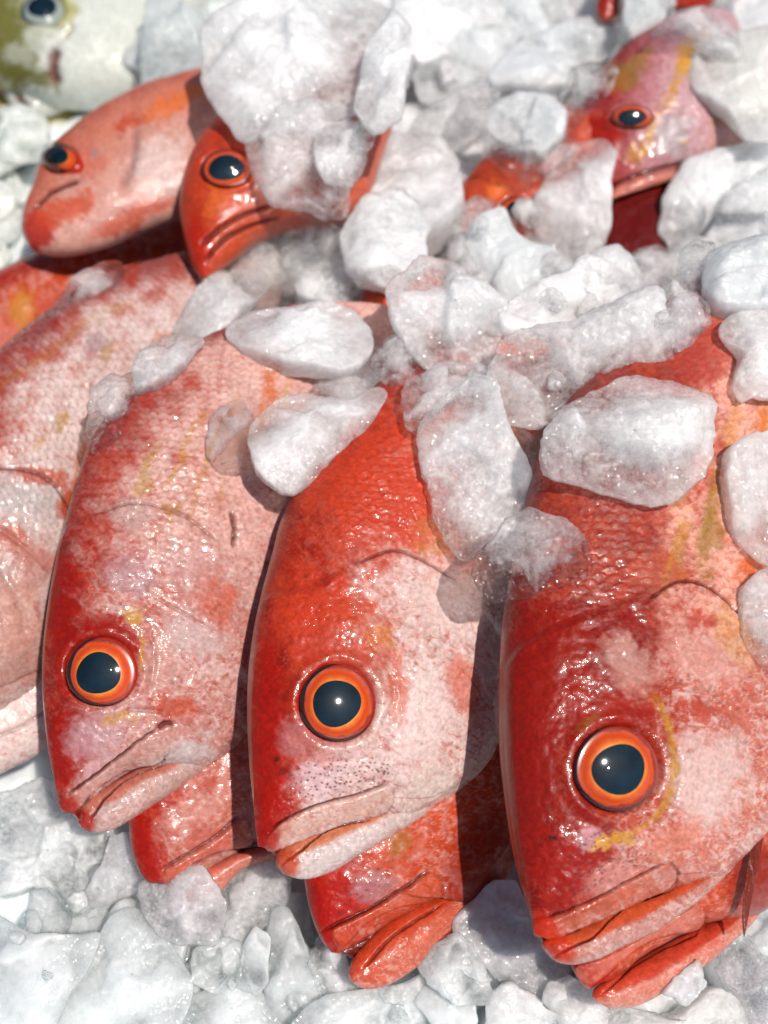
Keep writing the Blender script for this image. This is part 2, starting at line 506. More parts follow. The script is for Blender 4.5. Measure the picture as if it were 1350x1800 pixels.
    for x, y, rx, ry, ang, col, stg in f.get('blobs', ()):
        ca, sa = math.cos(math.radians(ang)), math.sin(math.radians(ang))
        dx = X - x + 10 * n2; dy = Y - y + 10 * n3
        u, v = (dx * ca + dy * sa) / rx, (-dx * sa + dy * ca) / ry
        w = stg * (1 - sstep(.55, 1.25, np.hypot(u, v) + .22 * n2 + .12 * n4))
        C = mix(C, col, np.clip(w, 0, 1) * np.where(part == 2, 0, 1))
    for pts, wd, col, stg in f.get('lines', ()):
        d, t = seg_dist(X + 3 * n2, Y + 3 * n3, catmull(pts, 30))
        w = stg * (1 - sstep(.4, 1.25, d / wd + .4 * n3 + .35 * n2)) * (.45 + .55 * sstep(-.45, .35, n3 + .6 * n4)) * np.clip(np.minimum(t, 1 - t) * 6 + .1, 0, 1)
        C = mix(C, col, np.clip(w, 0, 1))
    for poly, col, stg, soft in f.get('patches', ()):
        d = poly_sd(X + 3 * n3, Y + 3 * n2, smooth_poly(poly, 40))
        C = mix(C, col, stg * sstep(-soft, soft, d))
    for poly in f.get('specks', ()):
        d = poly_sd(X, Y, smooth_poly(poly, 40))
        gx, gy = X / 8.2 + .10 * n3, Y / 8.2 + .3 * n2
        best = np.full(len(V), 9.0)
        for ox in (-1, 0, 1):
            for oy in (-1, 0, 1):
                ix, iy = np.floor(gx).astype(np.int64) + ox, np.floor(gy).astype(np.int64) + oy
                jx = ix + _hash(ix, iy, ix * 0, 5); jy = iy + _hash(ix, iy, ix * 0, 6)
                rr = .10 + .18 * _hash(ix, iy, ix * 0, 7)
                best = np.minimum(best, np.hypot(gx - jx, gy - jy) / rr)
        C = mix(C, (.10, .03, .05), .85 * sstep(1.25, .7, best) * sstep(-14, 22, d + 12 * n2))
    if f.get('lip') is not None:
        Cj = mix(C, f['jaw_col'], np.full(len(V), .72))
        Cj = mix(Cj, WHITE, .30 * sstep(.4, .95, r2 + .3 * n1))
        Cj = mix(Cj, f['lip'], .9 * (1 - sstep(.30, .44, q + .05 * n2)))
        C = np.where((part == 1)[:, None], Cj, C)
        d = poly_sd(X + 1.5 * n3, Y + 1.5 * n2, smooth_poly(f['raised'][0][0], 48))
        C = mix(C, f['max_col'], np.where(body, .68 * sstep(-2, 4, d) * (1 - .5 * sstep(-.1, .6, n2 + .5 * n4)), 0))
    C = mix(C, f.get('crease_col', MAROON), np.clip(1.1 * dark, 0, .9))  # dark red fold tissue, with the shade inside the creases painted in too
    if f.get('tips'):
        for x, y, r0, col in f['tips']:
            C = mix(C, col, .9 * (1 - sstep(.55, 1.1, np.hypot(X - x, Y - y) / r0 + .15 * n2)))
    C = np.where((part == 2)[:, None], np.array(f.get('inner_col', (.16, .012, .006))), C)
    sat = 1 - C.min(1) / (C.max(1) + 1e-6)
    C[:, 1] *= 1 - .22 * sat; C[:, 2] *= 1 - .30 * sat
    C = np.clip(C * f.get('gain', 1.0) * (1 + .08 * n3[:, None]), .0012, .92)
    # ---------------- objects
    root = bpy.data.objects.new(f['name'], None); COL.objects.link(root)
    root.location = P0; root.empty_display_size = .02
    tag(root, f['label'], 'fish', f.get('group', 'red snappers laid on the ice'))
    Vl = V - P0
    tris = np.vstack([T]); 
    me = bpy.data.meshes.new('body')
    nq, ntri = len(Q), len(tris)
    loops = np.concatenate([Q.ravel(), tris.ravel()]).astype(np.int32)
    me.vertices.add(len(Vl)); me.vertices.foreach_set('co', Vl.astype(np.float32).ravel())
    me.loops.add(len(loops)); me.loops.foreach_set('vertex_index', loops)
    me.polygons.add(nq + ntri)
    me.polygons.foreach_set('loop_start', np.concatenate([np.arange(nq) * 4, nq * 4 + np.arange(ntri) * 3]).astype(np.int32))
    me.polygons.foreach_set('loop_total', np.concatenate([np.full(nq, 4), np.full(ntri, 3)]).astype(np.int32))
    me.update(calc_edges=True)
    me.polygons.foreach_set('use_smooth', np.ones(nq + ntri, bool))
    me.materials.append(f.get('mat', SKIN))
    col_attr(me, C)
    float_attr(me, 'wet', np.clip(.55 + .9 * fbm(X / 60, Y / 60, o=2, seed=sd + 40), .12, 1.3))
    link('body', me, root)
    # a coarse tree for dropping things on
    TREES.append(BVHTree.FromPolygons([Vector(v) for v in V.tolist()], Q[::1].tolist(), epsilon=0))
    mytree = TREES[-1]
    # ---------------- eye
    if f.get('eye'):
        ex, ey, er, pr = f['eye'][:4]
        asp = f['eye'][4] if len(f['eye']) > 4 else 1
        pts = []
        for k in range(24):
            a = 2 * math.pi * k / 24
            h = cast(ex + er * 1.12 * math.cos(a), ey + er * 1.12 * asp * math.sin(a), [mytree])
            if h: pts.append(np.array(h[0]))
        pts = np.array(pts); c = pts.mean(0)
        u_, s_, vt = np.linalg.svd(pts - c)
        nn = vt[2]; nn = nn if nn @ n > 0 else -nn
        nn = nn * .75 + n * .15 - .25 * FW; nn /= np.linalg.norm(nn)
        if f.get('eye_n') is not None: nn = vdir(*f['eye_n'])
        ctr = on_plane(np.array([[ex, ey]]), c, nn)[0]
        dpx = np.dot(ctr - CAM, FW) / F
        ax = np.cross(np.array([0, 0, 1.0]), nn); ax /= np.linalg.norm(ax); ay = np.cross(nn, ax)
        # local ellipse that shows the wanted outline
        ring = []
        na = 64
        for k in range(na):
            a = 2 * math.pi * k / na
            P = on_plane(np.array([[ex + er * math.cos(a), ey + er * asp * math.sin(a)]]), ctr, nn)[0] - ctr
            ring.append(((P @ ax), (P @ ay)))
        ring = np.array(ring); Rm = np.mean(np.hypot(ring[:, 0], ring[:, 1]))
        # shift of the pupil inside the iris
        px_, py_ = f.get('pupil_at', (ex, ey))
        pc = on_plane(np.array([[px_, py_]]), ctr, nn)[0] - ctr
        pc = np.array([pc @ ax, pc @ ay])
        kk = pr / er
        def dome(rr):           # profile over radius fraction
            return Rm * (.36 * np.sqrt(np.clip(1 - (rr * .96) ** 2, 0, 1)) - .16)
        def disc(r0, r1, nr, lift, shape):
            vs, rads = [], []
            for r in np.linspace(r1, r0, nr):
                t = np.clip((r - kk) / (1 - kk), 0, 1)
                sh = pc * (1 - t) if r >= kk else pc
                P2 = ring * r * (1 + (0 if r > .98 else .02) * np.sin(np.arange(na) * .3)[:, None]) + sh
                if shape == 'pupil':
                    aa = np.arange(na) / na * 2 * math.pi
                    P2 = ring * (r * (1 + .035 * np.cos(2 * aa + .8) + .03 * np.cos(3 * aa + sd)))[:, None] + pc
                rr = np.hypot(P2[:, 0], P2[:, 1]) / np.maximum(np.hypot(ring[:, 0], ring[:, 1]), 1e-9)
                z = dome(rr) + lift
                if shape == 'iris':
                    z = z - Rm * .05 * np.exp(-((r - .80) / .10) ** 2) - Rm * .30 * max(0, r - .97) / .06
                vs.append(np.stack([P2[:, 0], P2[:, 1], z], -1)); rads.append(np.full(na, r))
            V2 = np.vstack(vs); R2 = np.concatenate(rads)
            i, j = np.meshgrid(np.arange(nr - 1), np.arange(na), indexing='ij')
            a = i * na + j; b = i * na + (j + 1) % na
            Q2 = np.stack([a, b, b + na, a + na], -1).reshape(-1, 4)
            return V2, Q2, R2
        Mx = np.stack([ax, ay, nn], 1)
        V2, Q2, R2 = disc(.02, 1.08, 26, 0, 'iris')
        W2 = V2 @ Mx.T
        nq2 = vnormals(W2, Q2)
        if nq2[:len(nq2)].mean(0) @ nn < 0: Q2 = Q2[:, ::-1]
        me = mesh_np('eye', W2, Q2, f.get('iris', IRIS)); float_attr(me, 'rad', R2)
        eo = link('eye', me, root); eo.location = ctr - P0
        V3, Q3, R3 = disc(.004, kk, 14, Rm * .022, 'pupil')
        V3[-na * 14:, 2] -= 0
        W3 = V3 @ Mx.T
        if vnormals(W3, Q3).mean(0) @ nn < 0: Q3 = Q3[:, ::-1]
        me = mesh_np('pupil', W3, Q3, PUPIL)
        link('pupil', me, eo)
        V4, Q4, R4 = disc(.004, .97, 18, Rm * .05, 'cornea')
        V4[:, 2] += Rm * .20 * np.sqrt(np.clip(1 - R4 ** 2, 0, 1))
        V4 = V4 + np.stack([vnoise(V4[:, 0] / Rm * 1.6, V4[:, 1] / Rm * 1.6, seed=sd) * 0, V4[:, 0] * 0, .03 * Rm * vnoise(V4[:, 0] / Rm * 1.8, V4[:, 1] / Rm * 1.8, seed=sd + 2)], -1)
        W4 = V4 @ Mx.T
        if vnormals(W4, Q4).mean(0) @ nn < 0: Q4 = Q4[:, ::-1]
        link('cornea', mesh_np('cornea', W4, Q4, CORNEA), eo)
        add_tree(W2 + ctr, Q2)
    # ---------------- fins
    for fn in f.get('fins', ()):
        o = plate_from_px(fn['name'], fn['poly'], fn.get('th', 1.6), fn.get('n', (.35, .3, .88)), fn.get('lift', 3), FIN,
                          trees=[mytree] if fn.get('on', True) else None, depth=fn.get('depth'), fin=fn, parent=root, poff=P0)
    return root

# ------------------------------------------------------------------ plates: ice pieces and fins
def plate_from_px(name, poly, th, nv, lift, mat, trees=None, depth=None, fin=None, parent=None, poff=None,
                  rough=1.0, rings=22, na=110, pct=30, seed=0, round_=6.0, veil=.4):
    poly = np.asarray(poly, float)
    n = vdir(*nv)
    if not fin: poly = poly.mean(0) + (poly - poly.mean(0)) * 1.11
    cpx = poly.mean(0)
    # settle the plate on what is already there
    sp = smooth_poly(poly, 40)
    samp = [cpx] + [cpx + (p - cpx) * r for p in sp[::4] for r in (.45, .85)]
    d0s = []
    if depth is None:
        for p in samp:
            h = cast(p[0], p[1], trees)
            if h is None: continue
            # plane through hit with this normal -> depth of that plane along the centre ray
            P = np.array(h[0]); dc = rays(cpx)
            d0s.append(((P - CAM) @ n) / (dc @ n))
        d0 = np.percentile(d0s, pct) if d0s else .42
    else: d0 = depth
    mp = d0 / F
    C0 = CAM + rays(cpx) * d0 + n * ((lift if fin else th * .55 + lift) * mp)
    if fin: out = catmull(poly, na, closed=True)
    else:
        pc_ = np.vstack([poly, poly[:1]]); L_ = np.concatenate([[0], np.cumsum(np.linalg.norm(np.diff(pc_, axis=0), axis=1))])
        u_ = np.linspace(0, L_[-1], na, endpoint=False)
        lin = np.stack([np.interp(u_, L_, pc_[:, 0]), np.interp(u_, L_, pc_[:, 1])], -1)
        kk = max(2, na // 50)
        out = sum(np.roll(lin, q_, 0) for q_ in range(-kk, kk + 1)) / (2 * kk + 1)
    P = on_plane(out, C0, n) - C0
    ax = np.cross(UP, n); ax /= np.linalg.norm(ax); ay = np.cross(n, ax)
    U = np.stack([P @ ax, P @ ay], -1)
    U = U - 0
    T = th * mp / 2
    rr = RS.rand(4) * 40
    Lc = np.mean(np.hypot(U[:, 0], U[:, 1]))
    vs = []; thk = []
    t = np.linspace(0, 1, rings) ** (.62 if fin else 1.25)          # 0 rim .. 1 centre
    rad = 1 - t; rad[-1] = .012
    facets = []
    if not fin:
        for k in range(RS.randint(2, 5)):
            a = RS.rand() * 2 * math.pi; tilt = .15 + .9 * RS.rand() ** 2
            facets.append((math.cos(a) * tilt, math.sin(a) * tilt, tilt * Lc * (.15 + .45 * RS.rand()) + T * .55))
    nfc = RS.randint(5, 11)
    fseed = RS.uniform(-1, 1, (nfc, 2)) * Lc * 1.0; fslope = RS.uniform(-1, 1, (nfc, 2)) * .26; foff = RS.uniform(-1, 1, nfc) * .16
    for side in (1, -1):
        for k, r in enumerate(rad):
            if side < 0 and k == 0: continue
            W = U * r
            z = T * np.clip(1 - r ** round_, 0, 1) ** (1 / (round_ * .8))
            z = np.full(len(W), z)
            x, y = W[:, 0], W[:, 1]
            if not fin:
                for fx, fy, fc in facets:
                    lim = fc - (fx * x + fy * y) * .9
                    kq = T * .07
                    z = -kq * np.logaddexp(-z / kq, -np.maximum(lim, T * .12) / kq)
                z = z + kq * math.log(2) * .5 if facets else z
                sx = .5 * Lc
                z = z * (1 + .16 * fbm(x / sx + rr[0], y / sx + rr[1] + side, o=2, seed=seed))
                e = rough * min(T, .0048) * (.14 * fbm(x / .0045 + rr[2], y / .0045, np.full(len(x), side * 3.3), o=4, seed=seed + 5, gain=.62) + .08 * fbm(x / .0013, y / .0011 + rr[3], o=2, seed=seed + 6))
                wx_ = x + .0012 * fbm(x / .004, y / .004, o=2, seed=seed + 3); wy_ = y + .0012 * fbm(x / .004 + 9, y / .004, o=2, seed=seed + 4)
                D_ = np.hypot(wx_[:, None] - fseed[None, :, 0], wy_[:, None] - fseed[None, :, 1]) / Lc
                w_ = np.exp(-(D_ - D_.min(1, keepdims=True)) * 38); w_ /= w_.sum(1, keepdims=True)
                pl = (x[:, None] - fseed[None, :, 0]) * fslope[None, :, 0] + (y[:, None] - fseed[None, :, 1]) * fslope[None, :, 1] + foff[None, :] * T
                z = np.maximum(z + rough ** .5 * np.clip((w_ * pl).sum(1), -.5 * T, .45 * T) * min(1, 3.5 * (1 - r)), .04 * T)
                z = z + e * min(1, 3 * (1 - r) + .15)
                # ragged rim
                jit = rough * .0009 * (fbm(x / .0052 + rr[1], y / .0052, np.full(len(x), side * .3 * (1 - r)), o=4, seed=seed + 8, gain=.65)) + rough * .0010 * fbm(x / .011 + rr[1], y / .011, o=2, seed=seed + 9)
                W = W * (1 + (jit / np.maximum(np.hypot(U[:, 0], U[:, 1]), 1e-6) * min(1, r * 1.5))[:, None])
            else:
                z = z + T * .8 * np.sin(np.arctan2(U[:, 1], U[:, 0]) * fin.get('rays', 26)) * r * (1 - r) * 4
            vs.append(np.stack([W[:, 0], W[:, 1], side * z], -1)); thk.append(np.abs(z) / T)
    V = np.vstack(vs)
    i, j = np.meshgrid(np.arange(rings - 1), np.arange(na), indexing='ij')
    a = i * na + j; b = i * na + (j + 1) % na
    Qt = np.stack([a, b, b + na, a + na], -1).reshape(-1, 4)
    def idx(i_, j_):
        return np.where(i_ == 0, j_, (rings - 1 + i_) * na + j_)
    i1 = i + 1
    j1 = (j + 1) % na
    Qb = np.stack([idx(i, j1), idx(i, j), idx(i1, j), idx(i1, j1)], -1).reshape(-1, 4)
    Q = np.vstack([Qt, Qb])
    Mx = np.stack([ax, ay, n], 1)
    Wv = V @ Mx.T
    fn = np.cross(Wv[Qt[:, 1]] - Wv[Qt[:, 0]], Wv[Qt[:, 2]] - Wv[Qt[:, 0]])
    if fn.sum(0) @ n < 0: Q = Q[:, ::-1]
    me = mesh_np(name, Wv, Q, mat)
    o = link(name, me, parent)
    o.location = C0 if parent is None else C0 - poff
    if fin:
        x, y, _ = project(Wv + C0)
        g = .5 + .5 * fbm(x / 30, y / 6, o=3, seed=3)
        C = np.asarray(fin.get('col', ORANGE))[None, :] * (1 - .5 * g[:, None]) + np.asarray(fin.get('col', ORANGE))[None, :] * (.8 * g[:, None])
        col_attr(me, C)
    else:
        tv = np.concatenate(thk)
        q_ = Wv / .012 + RS.rand(3) * 50
        nz = fbm(q_[:, 0] + .4 * fbm(q_[:, 1] * 2, q_[:, 2] * 2, o=2), q_[:, 1], q_[:, 2], o=4, seed=seed, gain=.6)
        float_attr(me, 'thk', -.36 + .42 * sstep(.05, .9, tv) + veil * nz)
        h_ = rings * na
        Qc = np.arange(h_).reshape(rings, na)[::3, ::3]; Qc = np.hstack([Qc, Qc[:, :1]])
        add_tree(Wv[:h_] + C0, np.stack([Qc[:-1, :-1], Qc[:-1, 1:], Qc[1:, 1:], Qc[1:, :-1]], -1).reshape(-1, 4))
    return o

ICE_LABELLED = []
def ice(label, poly, th=60, cloud=.6, tint=(.80, .82, .82), n=None, rough=1.0, lift=0, pct=30, group=None, name='ice_chunk', hi=True, round_=13.0):
    th = th * .8
    nv = n or (RS.uniform(-.22, .28), .36 + RS.uniform(-.2, .2), .86)
    o = plate_from_px(name, poly, th, nv, lift, ICE, rough=rough, pct=pct, seed=RS.randint(1000),
                      rings=38 if hi else 16, na=150 if hi else 64, round_=round_, veil=.14 + .26 * min(1, cloud))
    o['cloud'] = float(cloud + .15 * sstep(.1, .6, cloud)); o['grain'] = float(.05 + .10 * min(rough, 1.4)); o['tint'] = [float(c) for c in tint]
    tag(o, label, 'ice', group or 'crushed ice pieces over the fish')
    return o

# ------------------------------------------------------------------ crushed ice bed below everything
def bed_height(x, y):
    return -.004 + .10 * sstep(.16, .42, y) * .55
gx, gy = np.meshgrid(np.linspace(-.42, .42, 260), np.linspace(-.06, .78, 260))
hx, hy = gx.ravel(), gy.ravel()
# packed lumps: cellular relief
best = np.full(hx.shape, 9.0); bid = np.zeros(hx.shape)
cs = .021
for ox in (-1, 0, 1):
    for oy in (-1, 0, 1):
        ix, iy = np.floor(hx / cs).astype(np.int64) + ox, np.floor(hy / cs).astype(np.int64) + oy
        px, py = ix + _hash(ix, iy, ix * 0, 1), iy + _hash(ix, iy, ix * 0, 2)
        d = np.hypot(hx / cs - px, hy / cs - py)
        m_ = d < best
        bid = np.where(m_, _hash(ix, iy, ix * 0, 3), bid); best = np.minimum(best, d)
hz = bed_height(hx, hy) + .009 * np.sqrt(np.clip(1 - (best / 1.0) ** 2, 0, 1)) + .008 * (bid - .5) + .002 * fbm(hx / .006, hy / .006, o=3, seed=2)
BV = np.stack([hx, hy, hz], -1)
i, j = np.meshgrid(np.arange(259), np.arange(259), indexing='ij')
a = i * 260 + j
BQ = np.stack([a, a + 1, a + 261, a + 260], -1).reshape(-1, 4)
bed = link('crushed_ice_bed', mesh_np('crushed_ice_bed', BV, BQ, BED))
bed['cloud'] = 1.0; bed['tint'] = [.80, .86, .86]
tag(bed, 'bed of packed crushed ice under all the fish', 'ice', None, 'stuff')
add_tree(BV, BQ)
# ------------------------------------------------------------------ ice
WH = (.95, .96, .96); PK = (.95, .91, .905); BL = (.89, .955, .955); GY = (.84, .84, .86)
def filler(n, region, size, label, group, cloud=(.5, .9), tint=WH, th=(50, 90), seed=1, pct=50, rough=.9):
    rs = np.random.RandomState(seed)
    reg = np.asarray(region, float)
    lo, hi = reg.min(0), reg.max(0)
    k = 0; tries = 0
    while k < n and tries < n * 30:
        tries += 1
        x, y = rs.uniform(lo[0], hi[0]), rs.uniform(lo[1], hi[1])
        if poly_sd(np.array([x]), np.array([y]), reg)[0] < 0: continue
        r = rs.uniform(*size); m = rs.randint(6, 10); a0 = rs.rand() * 6.28; el = rs.uniform(.6, 1.0)
        pts = []
        for j in range(m):
            a = a0 + 2 * math.pi * j / m + rs.uniform(-.25, .25)
            rr = r * rs.uniform(.75, 1.2)
            pts.append((x + rr * math.cos(a) * el * 1.15, y + rr * math.sin(a) * .82))
        ice(label, pts, th=rs.uniform(*th), cloud=rs.uniform(*cloud), tint=tint, group=group, hi=False, pct=pct, rough=rough, round_=rs.uniform(3.5, 8))
        k += 1

top_region = [(395, 10), (1050, -10), (1060, 150), (1000, 280), (1060, 440), (1180, 460), (1160, 640), (960, 700), (800, 640), (690, 560), (640, 520), (560, 560), (420, 560), (470, 430), (600, 400), (640, 260), (560, 150), (420, 120)]
filler(80, top_region, (46, 78), 'cloudy ice lump deep in the heap of ice between the upper fish', 'lumps inside the upper ice heap', cloud=(.5, .85), tint=PK, th=(50, 90), seed=3, pct=55)
filler(16, [(1180, 380), (1370, 280), (1370, 800), (1300, 700), (1230, 540)], (40, 62), 'pale ice lump in the layer of ice along the right edge', 'ice lumps along the right edge', cloud=(.45, .85), tint=WH, th=(45, 80), seed=5)
filler(12, [(1215, 0), (1370, -20), (1370, 250), (1320, 240), (1250, 150)], (45, 70), 'pale blurred ice lump in the top right corner', 'ice lumps in the top right corner', cloud=(.6, .9), tint=WH, th=(50, 80), seed=6)
filler(14, [(235, -20), (400, -20), (400, 60), (370, 110), (260, 150)], (40, 60), 'blurred pale ice lump behind the pale bream', 'ice lumps behind the pale bream', cloud=(.6, .9), tint=BL, th=(50, 80), seed=8)
filler(12, [(-20, 230), (30, 230), (40, 330), (20, 400), (-20, 470)], (40, 58), 'blurred pale ice lump at the left edge beside the upturned snapper', 'ice lumps at the left edge', cloud=(.7, .95), tint=(.88, .93, .86), th=(30, 50), seed=9)
filler(44, [(-20, 1620), (60, 1600), (250, 1560), (380, 1560), (520, 1560), (620, 1700), (800, 1660), (900, 1590), (1000, 1740), (1180, 1740), (1280, 1660), (1370, 1620), (1370, 1810), (-20, 1810)], (55, 95), 'smooth bluish ice lump low in the bed under the fish heads', 'ice lumps in the foreground bed', cloud=(.5, .85), tint=BL, th=(26, 46), seed=10, rough=.5)

# ------------------------------------------------------------------ the fish
TONGUE = (.10, .008, .004)
# --- lower layer first
make_fish(dict(name='red_snapper', label='pale jaw and belly of a snapper under the big one at the left edge', seed=31, res=(120, 90, 30),
    anchor=(40, 1290), z=.030, qr=(-.2, .1), pal=(PINK, WPINK, WHITE), mottle=.5,
    body=[(-190, 1330, -160, 1420, 20), (-100, 1230, -60, 1392, 40), (-20, 1170, 10, 1356, 52), (50, 1110, 72, 1324, 58), (100, 1060, 140, 1270, 58), (150, 980, 210, 1180, 55)],
    creases=[([(-20, 1300), (40, 1275), (95, 1240)], 4, 5)]))
make_fish(dict(name='red_snapper', label='snapper head poking out under the first chin, nose behind a red stained ice chunk', seed=41, res=(200, 130, 30),
    anchor=(330, 1470), z=.030, qr=(.22, .75), pal=(RED, PINK * .9, WPINK * .9), mottle=.6,
    body=[(285, 1556, 300, 1562, 8), (255, 1546, 345, 1540, 24), (235, 1505, 405, 1505, 40), (228, 1460, 455, 1480, 52), (226, 1400, 510, 1440, 64), (235, 1320, 560, 1370, 72), (255, 1230, 580, 1260, 78)],
    jaw=[(318, 1575, 335, 1600, 10), (345, 1538, 383, 1572, 22), (395, 1508, 425, 1528, 32), (452, 1486, 474, 1516, 42), (525, 1460, 545, 1492, 42)], lip=np.array((.56, .15, .10)), jaw_col=np.array((.58, .20, .15)), max_col=np.array((.52, .12, .08)),
    raised=[([(290, 1530), (330, 1508), (380, 1478), (425, 1438), (440, 1455), (442, 1482), (420, 1492), (370, 1502), (330, 1528), (305, 1548)], 3.2, 3.5)],
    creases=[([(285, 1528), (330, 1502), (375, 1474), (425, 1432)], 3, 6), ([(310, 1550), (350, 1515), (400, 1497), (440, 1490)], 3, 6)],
    blobs=[(330, 1430, 60, 26, -25, WPINK, .6), (255, 1500, 30, 60, 0, RED, .8)]))
make_fish(dict(name='red_snapper', label='snapper under the middle one, mouth open, red lower jaw hanging down', seed=51, res=(240, 160, 30),
    anchor=(650, 1560), z=.032, qr=(.30, .95), pal=(RED * 1.1, ORED, PINK), mottle=.5,
    body=[(583, 1674, 595, 1676, 9), (566, 1652, 640, 1652, 26), (550, 1612, 712, 1604, 42), (540, 1565, 776, 1580, 56), (535, 1520, 835, 1592, 66), (535, 1470, 893, 1528, 76), (540, 1410, 940, 1450, 84), (555, 1330, 980, 1350, 90), (580, 1240, 1000, 1240, 90)],
    jaw=[(613, 1712, 622, 1730, 8), (622, 1685, 652, 1739, 22), (655, 1645, 700, 1722, 33), (695, 1610, 752, 1682, 40), (745, 1582, 806, 1628, 40), (812, 1552, 852, 1582, 36), (872, 1515, 897, 1530, 26)],
    lip=np.array((.52, .065, .02)), jaw_col=np.array((.55, .14, .08)), max_col=np.array((.50, .10, .045)),
    inner=[(596, 1668, 640, 1690, 10), (640, 1640, 665, 1665, 20), (700, 1600, 715, 1625, 24), (770, 1575, 775, 1590, 14)], inner_col=(.13, .008, .004), inner_back=20,
    raised=[([(585, 1635), (640, 1606), (700, 1570), (755, 1532), (772, 1540), (780, 1570), (760, 1582), (700, 1594), (645, 1622), (602, 1664)], 3.5, 3.5)],
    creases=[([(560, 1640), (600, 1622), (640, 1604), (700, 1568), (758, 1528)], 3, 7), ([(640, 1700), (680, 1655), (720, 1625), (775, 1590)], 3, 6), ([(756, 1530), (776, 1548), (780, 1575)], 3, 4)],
    blobs=[(600, 1600, 60, 90, 20, RED * 1.15, .8), (690, 1500, 70, 40, -30, ORED, .7), (700, 1480, 26, 18, -40, OLIVE, .5), (655, 1555, 40, 30, -30, LILAC, .6), (840, 1540, 70, 120, 20, RED * .6, .7), (640, 1700, 36, 46, 30, RED * 1.2, .9), (740, 1650, 60, 40, -40, PINK, .7)],
    specks=[[(600, 1610), (660, 1570), (700, 1540), (690, 1500), (640, 1540), (600, 1580)]]))
make_fish(dict(name='red_snapper', label='snapper under the right-hand one, its layered lips touching the ice', seed=61, res=(240, 150, 30),
    anchor=(1130, 1660), z=.034, qr=(.25, .85), pal=(RED * 1.05, ORED, PINK), mottle=.5,
    body=[(1024, 1730, 1036, 1738, 8), (1008, 1702, 1085, 1712, 22), (995, 1660, 1160, 1662, 40), (990, 1610, 1245, 1622, 56), (990, 1550, 1335, 1604, 70), (1000, 1480, 1400, 1530, 82), (1020, 1400, 1450, 1440, 88), (1050, 1300, 1490, 1330, 90)],
    jaw=[(1042, 1750, 1050, 1762, 8), (1050, 1734, 1080, 1773, 20), (1092, 1708, 1132, 1763, 32), (1152, 1670, 1208, 1717, 42), (1216, 1636, 1288, 1655, 38), (1296, 1596, 1335, 1608, 16)],
    lip=np.array((.50, .05, .018)), jaw_col=np.array((.60, .22, .16)), max_col=np.array((.54, .19, .145)),
    raised=[([(1010, 1700), (1080, 1675), (1150, 1634), (1222, 1590), (1236, 1602), (1236, 1626), (1215, 1638), (1150, 1650), (1090, 1690), (1038, 1732)], 3.5, 3.5)],
    creases=[([(1000, 1700), (1080, 1670), (1150, 1630), (1224, 1586)], 3, 6), ([(1060, 1745), (1110, 1700), (1160, 1668), (1225, 1640)], 3, 5), ([(1226, 1588), (1240, 1606), (1238, 1630)], 3, 4)],
    blobs=[(1180, 1610, 60, 22, -32, PINK, .8), (1120, 1740, 60, 20, -30, WPINK, .8), (1040, 1720, 40, 40, 0, RED * 1.2, .8), (1330, 1560, 60, 80, 0, RED * .6, .8)],
    fins=[dict(name='pectoral_fin', poly=[(1330, 1430), (1346, 1440), (1333, 1520), (1318, 1600), (1308, 1646), (1305, 1600), (1314, 1520)], on=False, depth=.322, col=(.20, .025, .008), rays=9)]))
# --- the row behind
make_fish(dict(name='green_bream', label='blurred yellow and olive fish half hidden below the pale bream', seed=71, res=(90, 70, 24), group='pale green fish at the back corner',
    anchor=(70, 200), z=.052, n=(.1, .45, .88), qr=(.3, .6), pal=(np.array((.45, .42, .05)), np.array((.40, .36, .06)), PALE * .9), mottle=0,
    body=[(-120, 230, -110, 250, 12), (-60, 185, -50, 280, 30), (0, 165, 10, 300, 42), (80, 150, 90, 290, 46), (160, 140, 170, 250, 44), (250, 130, 250, 210, 36)],
    lines=[([(-20, 205), (60, 210), (160, 190)], 16, np.array((.52, .46, .01)), .95), ([(-30, 240), (60, 250), (150, 230)], 22, PALE, .8)]))
make_fish(dict(name='green_bream', label='small pale fish with a dark mouth slit, under the green bream head', seed=72, res=(110, 80, 24), group='pale green fish at the back corner',
    anchor=(40, 165), z=.066, n=(.05, .45, .88), qr=(.2, .4), pal=(GREEN, PALE * .7, PALE * .8), mottle=0,
    body=[(8, 172, 34, 208, 10), (-8, 140, 72, 206, 24), (0, 105, 120, 186, 36), (50, 80, 180, 160, 40), (120, 50, 240, 120, 40)],
    creases=[([(22, 142), (30, 165), (46, 190)], 6, 9)]))
make_fish(dict(name='green_bream', label='pale bream with olive green face and dark eye in the back corner', seed=73, res=(170, 130, 30), group='pale green fish at the back corner',
    anchor=(90, 60), z=.080, n=(.05, .42, .9), qr=(.40, .47), pal=(GREEN, PALE * .9, PALE), mottle=0, lump=.4,
    body=[(-46, 120, 14, 152, 18), (-62, 60, 90, 174, 52), (-60, -10, 170, 178, 76), (-20, -80, 236, 164, 88), (50, -140, 300, 110, 92), (150, -190, 350, 30, 92), (260, -240, 400, -60, 88)],
    iris=PALE_IRIS, eye=(75, 16, 40, 25, .74), eye_n=(.1, .35, .9),
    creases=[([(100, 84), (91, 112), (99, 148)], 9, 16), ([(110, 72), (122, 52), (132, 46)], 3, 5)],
    blobs=[(15, 70, 60, 110, 0, GREEN, .95), (75, 10, 66, 46, 0, GREEN * 1.3, .75), (40, 130, 60, 20, 20, GREEN * .8, .8), (64, 62, 26, 26, 0, PALE, .6), (115, 20, 25, 30, 0, np.array((.38, .42, .12)), .6), (30, 95, 26, 24, 0, PALE * .8, .5)]))
